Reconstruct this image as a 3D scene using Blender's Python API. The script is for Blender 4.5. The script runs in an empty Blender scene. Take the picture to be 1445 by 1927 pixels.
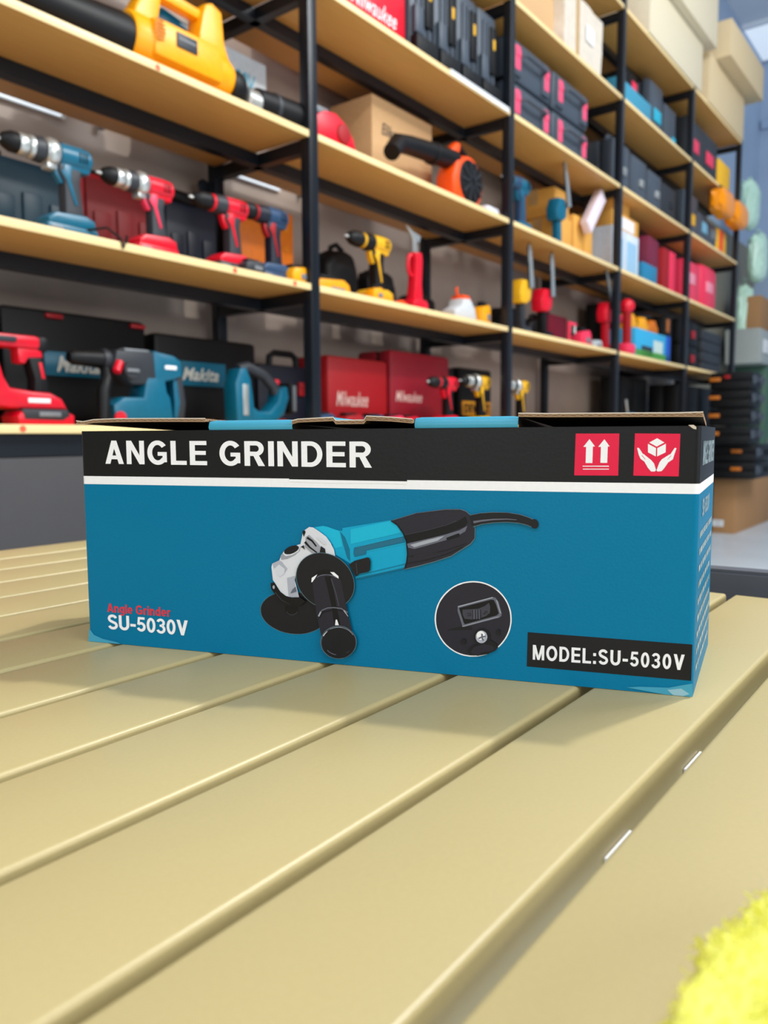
import bpy, bmesh, math, random
from mathutils import Vector, Matrix, Euler, noise
C = bpy.context.scene.collection
S = bpy.context.scene
R = math.radians
random.seed(7)

# ------------------------------------------------------------------ camera, world, lights, exposure
S.view_settings.view_transform = 'Standard'
S.view_settings.look = 'None'
S.view_settings.exposure = 0.0
S.view_settings.gamma = 1.0
S.view_settings.use_curve_mapping = False
cam_d = bpy.data.cameras.new('camera'); cam = bpy.data.objects.new('camera', cam_d); C.objects.link(cam)
S.camera = cam
cam_d.sensor_fit = 'VERTICAL'; cam_d.sensor_height = 36.0; cam_d.sensor_width = 36.0
cam_d.lens = 1485.6/1927*36.0
cam_d.clip_start = 0.01
pitch, roll = 0.09565, 0.00564
fwd = Vector((0, math.cos(pitch), -math.sin(pitch)))
up0 = Vector((0, math.sin(pitch), math.cos(pitch))); rt0 = Vector((1, 0, 0))
rt = rt0*math.cos(roll) - up0*math.sin(roll)
up = up0*math.cos(roll) + rt0*math.sin(roll)
m = Matrix((( rt.x, up.x, -fwd.x, 0), (rt.y, up.y, -fwd.y, 0), (rt.z, up.z, -fwd.z, 0.85), (0, 0, 0, 1)))
cam.matrix_world = m
cam_d.dof.use_dof = True
cam_d.dof.focus_distance = 0.44
cam_d.dof.aperture_fstop = 10.5

w = bpy.data.worlds.new('world'); S.world = w; w.use_nodes = True
bg = w.node_tree.nodes['Background']; bg.inputs['Color'].default_value = (0.93, 0.97, 1.0, 1); bg.inputs['Strength'].default_value = 0.16

def area(name, loc, target, sx, sy, power, col=(1, 1, 1)):
    l = bpy.data.lights.new(name, 'AREA'); l.shape = 'RECTANGLE'; l.size = sx; l.size_y = sy; l.energy = power; l.color = col
    o = bpy.data.objects.new(name, l); C.objects.link(o); o.location = loc
    o.rotation_euler = (Vector(target)-Vector(loc)).to_track_quat('-Z', 'Y').to_euler()
    return o
area('ceiling_spot', (1.62, 1.52, 3.55), (0, .45, .72), .12, .12, 66, (1, .97, .92))
area('ceiling_panel', (-.8, -1.6, 4.5), (-.5, 0, 0), 3.4, 1.6, 75, (.95, .98, 1))
area('ceiling_panel', (4.0, 2.4, 4.8), (3.4, 4.6, 0), 3.6, 1.6, 215, (.95, .98, 1))
area('front_fill', (4.6, -2.2, 2.7), (.6, 2.6, 1.2), 5.0, 2.6, 205, (.93, .97, 1))  # unseen fill light added from the right to brighten the rack fronts
area('front_fill', (-2.0, -4.0, 2.0), (0, .5, .8), 3.6, 2.0, 76, (.93, .97, 1))  # unseen fill light added behind the camera for the box front

# ------------------------------------------------------------------ materials
MATS = {}
def srgb(c): return tuple(((v/255)/12.92 if v/255 <= .04045 else ((v/255+.055)/1.055)**2.4) for v in c)
def mat(name, c, rough=.5, metal=0., bump=0., scale=60., var=.06, emit=0., coat=0., spec=.5, trans=0., alpha=1.):
    if name in MATS: return MATS[name]
    m = bpy.data.materials.new(name); m.use_nodes = True; nt = m.node_tree; p = nt.nodes['Principled BSDF']
    c = srgb(c)
    tc = nt.nodes.new('ShaderNodeTexCoord'); nz = nt.nodes.new('ShaderNodeTexNoise'); nz.inputs['Scale'].default_value = scale; nz.inputs['Detail'].default_value = 3
    nt.links.new(tc.outputs['Object'], nz.inputs['Vector'])
    rp = nt.nodes.new('ShaderNodeValToRGB'); rp.color_ramp.elements[0].position = .3; rp.color_ramp.elements[1].position = .7
    rp.color_ramp.elements[0].color = tuple(v*(1-var) for v in c)+(1,); rp.color_ramp.elements[1].color = tuple(min(1, v*(1+var)) for v in c)+(1,)
    nt.links.new(nz.outputs['Fac'], rp.inputs['Fac']); nt.links.new(rp.outputs['Color'], p.inputs['Base Color'])
    p.inputs['Roughness'].default_value = rough; p.inputs['Metallic'].default_value = metal
    p.inputs['Specular IOR Level'].default_value = spec; p.inputs['Coat Weight'].default_value = coat
    p.inputs['Transmission Weight'].default_value = trans; p.inputs['Alpha'].default_value = alpha
    if bump:
        b = nt.nodes.new('ShaderNodeBump'); b.inputs['Strength'].default_value = bump; b.inputs['Distance'].default_value = .002
        nt.links.new(nz.outputs['Fac'], b.inputs['Height']); nt.links.new(b.outputs['Normal'], p.inputs['Normal'])
    if emit: p.inputs['Emission Color'].default_value = c+(1,); p.inputs['Emission Strength'].default_value = emit
    MATS[name] = m; return m
def wood(name, c0, c1):
    m = bpy.data.materials.new(name); m.use_nodes = True; nt = m.node_tree; p = nt.nodes['Principled BSDF']
    tc = nt.nodes.new('ShaderNodeTexCoord'); mp = nt.nodes.new('ShaderNodeMapping'); mp.inputs['Scale'].default_value = (3, 40, 40)
    nz = nt.nodes.new('ShaderNodeTexNoise'); nz.inputs['Scale'].default_value = 3; nz.inputs['Detail'].default_value = 6
    rp = nt.nodes.new('ShaderNodeValToRGB'); rp.color_ramp.elements[0].color = srgb(c0)+(1,); rp.color_ramp.elements[1].color = srgb(c1)+(1,)
    for a, b in ((tc.outputs['Object'], mp.inputs['Vector']), (mp.outputs['Vector'], nz.inputs['Vector']), (nz.outputs['Fac'], rp.inputs['Fac']), (rp.outputs['Color'], p.inputs['Base Color'])): nt.links.new(a, b)
    p.inputs['Roughness'].default_value = .42
    return m
WOOD = wood('shelf_wood', (198, 142, 70), (214, 160, 86)); BAND = wood('edge_banding', (236, 204, 140), (246, 220, 164))
BLK = mat('black_plastic', (10, 11, 13), .5, spec=.3, bump=.1, scale=300)
STEEL = mat('black_steel', (20, 25, 32), .3, spec=.4, bump=.05, scale=200)
DGREY = mat('dark_grey_plastic', (42, 46, 52), .5, bump=.1, scale=250)
CASEG = mat('slate_grey_plastic', (70, 79, 90), .42, bump=.1, scale=120)
GREY = mat('grey_plastic', (120, 124, 128), .45)
TEAL = mat('teal_plastic', (0, 98, 126), .36)
DTEAL = mat('dark_teal_plastic', (0, 50, 68), .5)
NAVY = mat('navy_plastic', (12, 22, 40), .5)
BLUE = mat('blue_plastic', (40, 70, 104), .42)
RED = mat('red_plastic', (222, 8, 40), .36)
DRED = mat('dark_red_plastic', (160, 4, 16), .5)
PINK = mat('bright_red_plastic', (240, 52, 88), .4)
YEL = mat('yellow_plastic', (255, 170, 0), .38)
DYEL = mat('deep_yellow_plastic', (236, 178, 24), .42)
ORG = mat('orange_plastic', (255, 82, 10), .38)
DORG = mat('orange_tray_plastic', (214, 112, 8), .5)
SILV = mat('silver_metal', (205, 208, 205), .32, .75, bump=.15, scale=300)
WHITE = mat('white_print', (242, 243, 245), .5, var=.01)
CARD = mat('cardboard', (212, 172, 124), .8, bump=.15, scale=90, var=.05)
CARDL = mat('pale_cardboard', (214, 192, 152), .8, bump=.1, scale=90, var=.04)
CARDW = mat('cream_cardboard', (220, 208, 180), .75, bump=.1, scale=60, var=.03)
CARDD = mat('brown_cardboard', (172, 128, 84), .85, bump=.15, scale=90, var=.05)
TAPE = mat('packing_tape', (196, 158, 104), .25, var=.03)

# ------------------------------------------------------------------ geometry helpers
class MB:
    def __init__(s): s.bm = bmesh.new(); s.mats = []
    def _add(s, b, mt, mtx=None, smooth=None):
        if mtx is not None: bmesh.ops.transform(b, matrix=mtx, verts=b.verts)
        if mt not in s.mats: s.mats.append(mt)
        i = s.mats.index(mt); vm = {}
        for v in b.verts: vm[v] = s.bm.verts.new(v.co)
        for f in b.faces:
            try: nf = s.bm.faces.new([vm[v] for v in f.verts]); nf.material_index = i
            except ValueError: pass
        b.free(); return s
    def box(s, c, d, mt, rot=None, bev=0., seg=2):
        b = bmesh.new(); bmesh.ops.create_cube(b, size=1)
        bmesh.ops.scale(b, vec=d, verts=b.verts)
        if bev: bmesh.ops.bevel(b, geom=b.edges[:], offset=min(bev, min(d)*.45), segments=seg, affect='EDGES', profile=.5)
        M = Matrix.Translation(c)
        if rot: M = M @ Euler([R(a) for a in rot]).to_matrix().to_4x4()
        return s._add(b, mt, M)
    def lathe(s, prof, p0, d, mt, n=20):
        b = bmesh.new(); rings = []
        for a, r in prof:
            rings.append([b.verts.new((max(r, 1e-5)*math.cos(2*math.pi*k/n), max(r, 1e-5)*math.sin(2*math.pi*k/n), a)) for k in range(n)])
        for A, B in zip(rings, rings[1:]):
            for k in range(n): b.faces.new((A[k], A[(k+1) % n], B[(k+1) % n], B[k]))
        b.faces.new(rings[0][::-1]); b.faces.new(rings[-1])
        q = Vector(d).normalized().to_track_quat('Z', 'Y').to_matrix().to_4x4()
        return s._add(b, mt, Matrix.Translation(p0) @ q)
    def cyl(s, p0, p1, r0, mt, r1=None, n=16):
        v = Vector(p1)-Vector(p0); L = v.length; r1 = r0 if r1 is None else r1; e = min(.12*min(r0, r1), L*.2)
        return s.lathe([(0, r0-e), (e, r0), (L-e, r1), (L, r1-e)], p0, v, mt, n)
    def tube(s, pts, r, mt, n=8):
        pts = [Vector(p) for p in pts]; b = bmesh.new(); rings = []; up = Vector((0, 0, 1)); N = len(pts)
        for i, p in enumerate(pts):
            t = (pts[min(N-1, i+1)]-pts[max(0, i-1)]).normalized()
            a = t.cross(up)
            if a.length < .05: a = t.cross(Vector((0, 1, 0)))
            a.normalize(); c = t.cross(a); rr = r[i] if isinstance(r, (list, tuple)) else r
            rings.append([b.verts.new(p+(a*math.cos(2*math.pi*k/n)+c*math.sin(2*math.pi*k/n))*rr) for k in range(n)])
            up = a.cross(t) if abs(t.z) < .9 else up
        for A, B in zip(rings, rings[1:]):
            for k in range(n): b.faces.new((A[k], A[(k+1) % n], B[(k+1) % n], B[k]))
        b.faces.new(rings[0][::-1]); b.faces.new(rings[-1])
        return s._add(b, mt)
    def prism(s, poly, y0, y1, mt, bev=0., seg=2, M=None):
        b = bmesh.new(); f = b.faces.new([b.verts.new((x, y0, z)) for x, z in poly])
        r = bmesh.ops.extrude_face_region(b, geom=[f]); vs = [v for v in r['geom'] if isinstance(v, bmesh.types.BMVert)]
        bmesh.ops.translate(b, vec=(0, y1-y0, 0), verts=vs)
        bmesh.ops.recalc_face_normals(b, faces=b.faces)
        if bev:
            es = [e for e in b.edges if abs(e.verts[0].co.y-e.verts[1].co.y) < 1e-7]
            bmesh.ops.bevel(b, geom=es, offset=bev, segments=seg, affect='EDGES', profile=.5, clamp_overlap=True)
        bmesh.ops.triangulate(b, faces=[f for f in b.faces if len(f.verts) > 4])
        return s._add(b, mt, M)
    def ell(s, c, r, mt, n=16, M=None):
        b = bmesh.new(); bmesh.ops.create_uvsphere(b, u_segments=n, v_segments=max(6, n//2), radius=1)
        bmesh.ops.scale(b, vec=r, verts=b.verts); bmesh.ops.translate(b, vec=c, verts=b.verts)
        return s._add(b, mt, M)
    def flat(s, pts3, mt):
        b = bmesh.new(); b.faces.new([b.verts.new(p) for p in pts3]); b.normal_update(); bmesh.ops.triangulate(b, faces=b.faces[:]); return s._add(b, mt)
    def build(s, name, parent=None, ang=38):
        bmesh.ops.recalc_face_normals(s.bm, faces=s.bm.faces)
        s.bm.normal_update()
        for f in s.bm.faces: f.smooth = True
        for e in s.bm.edges:
            if len(e.link_faces) == 2: e.smooth = e.calc_face_angle(0) < R(ang)
        me = bpy.data.meshes.new(name); s.bm.to_mesh(me); s.bm.free()
        for m_ in s.mats: me.materials.append(m_)
        o = bpy.data.objects.new(name, me); C.objects.link(o)
        if parent: o.parent = parent
        return o

def tag(o, label, cat, group=None, kind=None):
    o['label'] = label; o['category'] = cat
    if group: o['group'] = group
    if kind: o['kind'] = kind
    return o
def thing(name, label, cat, group=None):
    o = bpy.data.objects.new(name, None); o.empty_display_size = .02; C.objects.link(o); return tag(o, label, cat, group)
def struct(o): o['kind'] = 'structure'; return o

def copy_tree(o, parent=None):
    c = o.copy(); C.objects.link(c); c.parent = parent
    for ch in list(o.children): copy_tree(ch, c)
    return c

# rack frame: origin on the front plane, x runs along the rack, y goes into its depth
B_ = 0.65411851
DX = Vector((math.sin(B_), math.cos(B_), 0)); DY = Vector((-math.cos(B_), math.sin(B_), 0)); RO = Vector((0, 2.56, 0))
RK = 1.22   # rack units to metres
RACK = Matrix(((DX.x*RK, DY.x*RK, 0, RO.x*RK), (DX.y*RK, DY.y*RK, 0, RO.y*RK), (0, 0, RK, .85*(1-RK)), (0, 0, 0, 1)))
ZF = .85-.85/RK   # height of the floor in rack units
def place(o, t, d, z, rz=0., rx=0., ry=0.):
    o.matrix_world = RACK @ Matrix.Translation((t, d, z)) @ Euler((R(rx), R(ry), R(rz)), 'XYZ').to_matrix().to_4x4(); return o

def text_mesh(txt, bold=.02, shear=0.):
    cu = bpy.data.curves.new('t', 'FONT'); cu.body = txt; cu.size = 1; cu.offset = bold; cu.shear = shear; cu.resolution_u = 4; cu.space_character = 1.04
    o = bpy.data.objects.new('t', cu); C.objects.link(o); dg = bpy.context.evaluated_depsgraph_get()
    me = bpy.data.meshes.new_from_object(o.evaluated_get(dg)); bpy.data.objects.remove(o); bpy.data.curves.remove(cu); return me
def text(name, parent, txt, x0, x1, z0, z1, y, mt, bold=.02, shear=0., dz=0., face='-y'):
    """lettering on a vertical face: spans x0..x1, z0..z1; dz tilts the baseline"""
    me = text_mesh(txt, bold, shear); vs = [v.co.copy() for v in me.vertices]
    ax, bx = min(v.x for v in vs), max(v.x for v in vs); ay, by = min(v.y for v in vs), max(v.y for v in vs)
    for v in me.vertices:
        u = (v.co.x-ax)/(bx-ax); q = (v.co.y-ay)/(by-ay)
        X = x0+(x1-x0)*u; Z = z0+(z1-z0)*q+dz*u
        v.co = (X, y, Z) if face == '-y' else (y, -X, Z)
    me.materials.append(mt); o = bpy.data.objects.new(name, me); C.objects.link(o); o.parent = parent; return o
# ------------------------------------------------------------------ bold grotesque letters drawn as strokes
def arc(cx, cy, rx, ry, a0, a1, n=14): return [(cx+rx*math.cos(R(a0+(a1-a0)*i/n)), cy+ry*math.sin(R(a0+(a1-a0)*i/n))) for i in range(n+1)]
def rib(pts, w=.19, closed=False):
    n = len(pts); out = []; 
    for i, p in enumerate(pts):
        a = pts[i-1] if (i or closed) else p; c = pts[(i+1) % n] if (i < n-1 or closed) else p
        dx, dy = c[0]-a[0], c[1]-a[1]; l = math.hypot(dx, dy) or 1
        out.append(((p[0]-dy/l*w/2, p[1]+dx/l*w/2), (p[0]+dy/l*w/2, p[1]-dx/l*w/2)))
    q = list(zip(out, out[1:]+(out[:1] if closed else [])))
    return [[a[0], a[1], b[1], b[0]] for a, b in q if closed or b is not out[0]]
def rc(x0, y0, x1, y1): return [[(x0, y0), (x1, y0), (x1, y1), (x0, y1)]]
GL = {
 'A': (.74, [[(0, 0), (.2, 0), (.37, .66), (.37, 1), (.27, 1)], [(.74, 0), (.54, 0), (.37, .66), (.37, 1), (.47, 1)]]+rc(.14, .2, .60, .36)),
 'N': (.70, rc(0, 0, .19, 1)+rc(.51, 0, .70, 1)+[[(0, 1), (.2, 1), (.70, 0), (.5, 0)]]),
 'G': (.78, rib(arc(.40, .5, .305, .42, 38, 322, 26))+rc(.585, .10, .75, .53)+rc(.40, .37, .70, .53)),
 'L': (.60, rc(0, 0, .2, 1)+rc(0, 0, .60, .17)),
 'E': (.64, rc(0, 0, .2, 1)+rc(0, 0, .64, .17)+rc(0, .425, .6, .59)+rc(0, .83, .63, 1)),
 'R': (.72, rc(0, 0, .2, 1)+rib([(.1, .915), (.38, .915)]+arc(.40, .70, .2, .215, 88, -88)+[(.38, .49), (.1, .49)], .175)+[[(.30, .45), (.50, .45), (.72, 0), (.49, 0)]]),
 'I': (.2, rc(0, 0, .2, 1)),
 'D': (.72, rc(0, 0, .2, 1)+rib([(.1, .915), (.30, .915)]+arc(.31, .5, .31, .415, 88, -88, 20)+[(.30, .085), (.1, .085)], .175)),
 'M': (.84, rc(0, 0, .18, 1)+rc(.66, 0, .84, 1)+[[(.0, 1), (.22, 1), (.50, 0), (.34, 0)], [(.84, 1), (.62, 1), (.34, 0), (.50, 0)]]),
 'O': (.80, rib(arc(.40, .5, .305, .42, 0, 348, 29), .19, True)),
 ':': (.2, rc(0, 0, .2, .2)+rc(0, .52, .2, .72)),
 '-': (.36, rc(0, .30, .36, .48)),
 'S': (.70, rib(arc(.35, .725, .235, .195, 15, 250, 14)+arc(.36, .28, .245, .20, 75, -165, 16), .18)),
 'U': (.70, rc(0, .36, .195, 1)+rc(.505, .36, .70, 1)+rib(arc(.35, .36, .252, .27, 180, 360, 18), .19)),
 'V': (.72, [[(0, 1), (.21, 1), (.42, .2), (.46, 0), (.27, 0)], [(.72, 1), (.51, 1), (.30, .2), (.26, 0), (.45, 0)]]),
 '5': (.58, rib([(.53, .90), (.16, .90)], .165)+[[(.09, .98), (.23, .98), (.19, .5), (.03, .46)]]+rib([(.11, .50)]+arc(.28, .335, .215, .235, 130, -160, 18), .175)),
 '0': (.58, rib(arc(.29, .49, .2, .41, 0, 348, 29), .175, True)),
 '3': (.58, rib(arc(.275, .715, .195, .19, 165, -60, 14), .165)+rib(arc(.275, .29, .215, .215, 65, -165, 16), .17)+rc(.2, .44, .36, .59)),
 'n': (.54, rc(0, 0, .18, .73)+rib([(.10, .50)]+arc(.275, .43, .175, .22, 150, 0, 10)+[(.45, 0)], .17)),
 'g': (.56, rib(arc(.26, .37, .18, .28, 0, 345, 20), .16, True)+rc(.38, -.05, .56, .73)+rib([(.47, 0)]+arc(.26, -.05, .2, .16, 0, -160, 10), .15)),
 'l': (.18, rc(0, 0, .18, 1)), 'i': (.18, rc(0, 0, .18, .73)+rc(0, .83, .18, 1)),
 'e': (.55, rib(arc(.275, .365, .19, .29, -5, 315, 20), .16)+rc(.1, .30, .54, .42)),
 'r': (.36, rc(0, 0, .18, .73)+rib([(.1, .45), (.16, .6), (.25, .655), (.36, .65)], .16)),
 'd': (.56, rib(arc(.26, .365, .18, .28, 0, 345, 20), .16, True)+rc(.38, 0, .56, 1)),
}
def letters(name, parent, txt, x0, x1, z0, z1, y, mt, dz=0., sp=.13, space=.34, fn=None):
    X = 0; polys = []
    for c in txt:
        if c == ' ': X += space; continue
        w_, pp = GL[c]
        polys += [[(X+px, py) for px, py in q] for q in pp]; X += w_+sp
    X -= sp; b = MB()
    for i, q in enumerate(polys):
        P = [(x0+(x1-x0)*px/X, y-i*4e-7-(i % 3)*3e-6, z0+(z1-z0)*py+dz*px/X) for px, py in q]
        if fn: P = [fn(p[0], p[2]) for p in P]
        try: b.flat(P, mt)
        except ValueError: pass
    return b.build(name, parent)
GRINDER=[('rim',[(165.2,26.8),(164.6,24.8),(163.5,23.0),(162.0,21.2),(160.1,19.6),(157.7,18.3),(155.1,17.1),(152.1,16.3),(148.9,15.7),(145.7,15.4),(142.4,15.4),(139.1,15.8),(135.9,16.4),(133.0,17.3),(130.3,18.6),(128.0,20.0),(126.0,21.7),(124.6,23.5),(123.6,25.4),(123.2,27.4),(123.2,29.4),(123.8,31.4),(125.0,33.3),(126.6,35.1),(128.6,36.6),(131.1,38.0),(133.8,39.1),(136.8,40.0),(140.0,40.5),(143.3,40.7),(146.6,40.6),(149.8,40.2),(152.9,39.6),(155.8,38.6),(158.4,37.4),(160.6,36.0),(162.4,34.3),(163.8,32.5),(164.8,30.7),(165.2,28.7)]),
('ink2',[(164.9,26.8),(164.3,24.9),(163.3,23.1),(161.8,21.4),(159.9,19.8),(157.6,18.5),(154.9,17.4),(152.0,16.5),(148.9,15.9),(145.7,15.7),(142.4,15.7),(139.2,16.0),(136.1,16.6),(133.2,17.6),(130.5,18.8),(128.2,20.2),(126.3,21.8),(124.9,23.6),(123.9,25.5),(123.5,27.4),(123.5,29.4),(124.1,31.4),(125.2,33.2),(126.8,34.9),(128.8,36.5),(131.2,37.8),(134.0,38.9),(136.9,39.7),(140.1,40.2),(143.3,40.5),(146.6,40.4),(149.7,40.0),(152.8,39.3),(155.6,38.4),(158.2,37.2),(160.4,35.8),(162.2,34.2),(163.6,32.4),(164.5,30.6),(164.9,28.7)]),
('ink',[(147.7,29.5),(147.5,29.0),(147.2,28.5),(146.9,28.0),(146.4,27.6),(145.9,27.2),(145.3,26.9),(144.7,26.7),(144.0,26.6),(143.3,26.5),(142.7,26.5),(142.0,26.6),(141.4,26.8),(140.8,27.1),(140.2,27.4),(139.8,27.8),(139.4,28.3),(139.2,28.8),(139.0,29.3),(139.0,29.8),(139.0,30.3),(139.2,30.9),(139.4,31.4),(139.8,31.8),(140.3,32.2),(140.8,32.6),(141.4,32.9),(142.0,33.1),(142.7,33.2),(143.4,33.3),(144.1,33.3),(144.7,33.1),(145.3,33.0),(145.9,32.7),(146.4,32.4),(146.9,32.0),(147.2,31.5),(147.5,31.1),(147.7,30.5),(147.7,30.0)]),
('grey3',[(146.8,29.0),(146.4,28.3),(145.9,27.8),(145.2,27.4),(144.4,27.1),(143.6,27.0),(142.8,27.0),(142.0,27.2),(141.3,27.5),(140.8,28.0),(140.4,28.5),(140.2,28.4),(140.6,27.8),(141.2,27.3),(141.9,26.9),(142.7,26.7),(143.6,26.7),(144.5,26.8),(145.3,27.1),(146.1,27.6),(146.6,28.2),(147.1,28.8)]),
('cyan',[(175.7,78.6),(203.9,83.8),(208.2,81.3),(211.3,76.9),(213.2,72.4),(213.8,65.7),(213.3,61.1),(212.0,57.5),(184.2,50.1),(183.7,62.9),(174.7,64.0)]),
('cyan',[(158.3,78.5),(164.0,79.5),(166.8,79.0),(169.6,78.0),(174.3,77.0),(178.5,77.6),(199.5,82.6),(199.3,54.4),(183.7,50.1),(179.9,58.9),(171.4,63.2),(169.5,68.9)]),
('cyanl',[(158.3,78.5),(164.0,79.5),(166.8,79.0),(173.8,76.8),(175.6,68.1),(171.1,67.1),(168.4,71.5),(163.9,75.5)]),
('cyan',[(171.1,67.1),(175.6,68.3),(177.8,66.6),(179.1,59.9),(171.4,63.2)]),
('cyand',[(174.3,76.6),(177.3,73.4),(180.0,66.7),(180.2,59.9),(178.3,61.9),(176.2,69.1)]),
('cyanl',[(180.6,78.0),(203.9,83.4),(207.8,80.9),(210.3,77.2),(180.5,69.7)]),
('cyand',[(182.5,67.5),(184.2,68.7),(211.7,75.2),(212.4,71.8),(190.0,66.2),(189.8,64.3),(182.9,62.5),(182.2,64.4)]),
('cyand2',[(183.3,67.1),(184.6,68.2),(210.9,74.5),(211.3,72.2),(189.6,66.8),(189.0,64.8),(183.7,63.5),(183.1,64.8)]),
('cyanl',[(190.1,65.9),(212.5,71.3),(212.4,71.7),(190.0,66.2)]),
('cyand',[(184.1,50.0),(212.1,57.4),(211.9,58.0),(183.9,50.6)]),
('cyand',[(184.4,51.9),(212.8,59.8),(212.7,60.2),(184.4,52.3)]),
('cyanl',[(183.8,68.1),(211.7,75.4),(211.6,75.7),(183.7,68.4)]),
('rim',[(204.3,83.7),(218.7,88.3),(235.4,90.8),(243.6,91.0),(246.9,89.9),(249.1,87.8),(250.6,85.5),(251.6,80.4),(251.4,75.3),(249.2,72.3),(238.4,65.2),(229.4,61.9),(218.6,58.5),(212.0,56.8),(213.3,61.1),(213.8,65.7),(213.2,72.4),(211.3,76.9),(208.2,81.3)]),
('ink3',[(204.7,83.6),(218.7,88.0),(235.4,90.5),(243.4,90.7),(246.6,89.6),(248.8,87.6),(250.3,85.3),(251.2,80.4),(251.1,75.5),(248.8,72.6),(238.3,65.6),(229.2,62.2),(218.6,59.0),(212.2,57.2),(213.5,61.1),(214.0,65.7),(213.4,72.5),(211.5,76.9),(208.4,81.3)]),
('ink',[(212.1,75.8),(224.8,78.7),(235.4,81.8),(242.1,84.5),(246.2,87.2),(247.5,83.9),(245.8,81.7),(235.4,77.3),(224.8,74.4),(213.4,71.5)]),
('grey2',[(213.6,71.2),(224.8,74.2),(235.4,77.1),(242.9,79.6),(247.2,82.1),(246.2,79.2),(242.9,77.1),(235.4,74.0),(224.8,70.6),(217.9,68.5),(214.4,69.1)]),
('grey1',[(215.5,70.7),(224.8,73.6),(234.7,76.3),(230.9,73.5),(221.7,70.7),(217.9,69.5)]),
('ink',[(235.8,75.3),(242.2,77.9),(243.1,77.8),(242.9,76.1),(236.6,74.0),(235.9,74.3)]),
('ink2',[(214.8,64.0),(224.8,65.6),(235.5,68.2),(246.7,72.4),(246.6,72.8),(235.4,68.7),(224.8,66.0),(214.7,64.5)]),
('ink2',[(214.0,60.1),(224.9,62.5),(235.5,66.0),(245.3,70.4),(245.0,71.0),(235.3,66.5),(224.7,63.1),(213.9,60.7)]),
('grey3',[(217.9,64.4),(230.9,67.1),(230.9,67.2),(217.8,64.6)]),
('grey3',[(212.5,75.9),(224.8,78.9),(235.4,82.0),(241.4,84.5),(241.3,84.8),(235.4,82.2),(224.8,79.1),(212.4,76.1)]),
('grey3',[(218.7,87.9),(235.4,90.3),(243.4,90.5),(243.4,90.8),(235.4,90.6),(218.7,88.2)]),
('ink',[(204.5,83.4),(208.2,81.1),(211.3,76.8),(213.1,72.4),(213.7,65.7),(213.2,61.2),(212.0,57.3),(212.5,57.2),(213.8,61.1),(214.2,65.7),(213.6,72.5),(211.8,77.0),(208.6,81.5),(204.8,83.8)]),
('rim',[(250.4,81.5),(255.2,83.1),(261.4,84.1),(268.2,84.6),(274.4,84.3),(278.3,83.5),(282.7,82.1),(284.1,85.8),(279.7,87.7),(275.2,89.1),(268.5,89.9),(261.0,89.9),(254.1,89.2),(248.7,88.0)]),
('ink2',[(249.9,81.8),(255.1,83.4),(261.3,84.4),(268.3,84.9),(274.4,84.6),(278.4,83.8),(282.5,82.4),(283.7,85.6),(279.6,87.4),(275.1,88.8),(268.5,89.7),(261.0,89.6),(254.2,89.0),(248.4,87.7)]),
('ink2',[(284.7,84.9),(284.8,84.5),(284.8,84.1),(284.8,83.7),(284.7,83.3),(284.6,83.0),(284.4,82.7),(284.2,82.4),(283.9,82.1),(283.7,82.0),(283.4,81.8),(283.0,81.8),(282.7,81.8),(282.4,81.8),(282.0,81.9),(281.7,82.1),(281.4,82.3),(281.2,82.6),(281.0,82.9),(280.8,83.3),(280.6,83.7),(280.6,84.0),(280.5,84.5),(280.6,84.8),(280.6,85.2),(280.8,85.6),(280.9,85.9),(281.1,86.2),(281.4,86.4),(281.7,86.6),(282.0,86.7),(282.3,86.8),(282.6,86.8),(283.0,86.7),(283.3,86.6),(283.6,86.4),(283.9,86.2),(284.2,85.9),(284.4,85.6),(284.6,85.3)]),
('grey2',[(250.7,83.6),(254.7,84.6),(261.2,85.6),(268.4,86.1),(273.4,86.0),(273.4,86.3),(268.4,86.6),(261.2,86.3),(254.6,85.5),(250.5,84.8)]),
('whiteS',[(155.8,78.7),(158.3,78.5),(162.2,76.2),(166.2,73.5),(168.9,69.9),(170.8,66.3),(171.5,62.9),(158.0,56.8),(147.6,54.1),(146.3,47.6),(148.8,37.8),(144.4,37.0),(140.3,38.1),(137.1,40.1),(133.9,44.8),(132.3,46.9),(131.5,54.5),(132.1,56.6),(136.6,58.7),(137.8,61.2),(139.9,64.0),(149.0,68.4),(150.2,68.7),(151.1,72.4),(152.0,76.2)]),
('silv1',[(132.1,56.6),(136.6,58.7),(138.3,58.0),(141.8,53.9),(139.6,50.5),(137.0,48.8),(134.6,50.3),(133.2,53.5)]),
('silv2',[(133.2,53.5),(136.5,56.3),(140.0,53.8),(139.7,51.1),(137.0,49.0),(134.6,50.3)]),
('silv1',[(141.4,48.7),(146.3,50.1),(146.3,45.5),(148.8,37.8),(144.4,37.0),(142.1,38.5)]),
('silv3',[(137.5,61.2),(139.6,64.0),(149.0,68.4),(150.1,67.1),(149.8,64.9),(146.6,62.1),(141.9,59.8),(138.1,59.1)]),
('whiteS',[(139.0,62.9),(140.2,64.5),(149.3,68.5),(150.1,67.1),(148.9,64.4),(144.8,62.1),(140.7,61.3)]),
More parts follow.
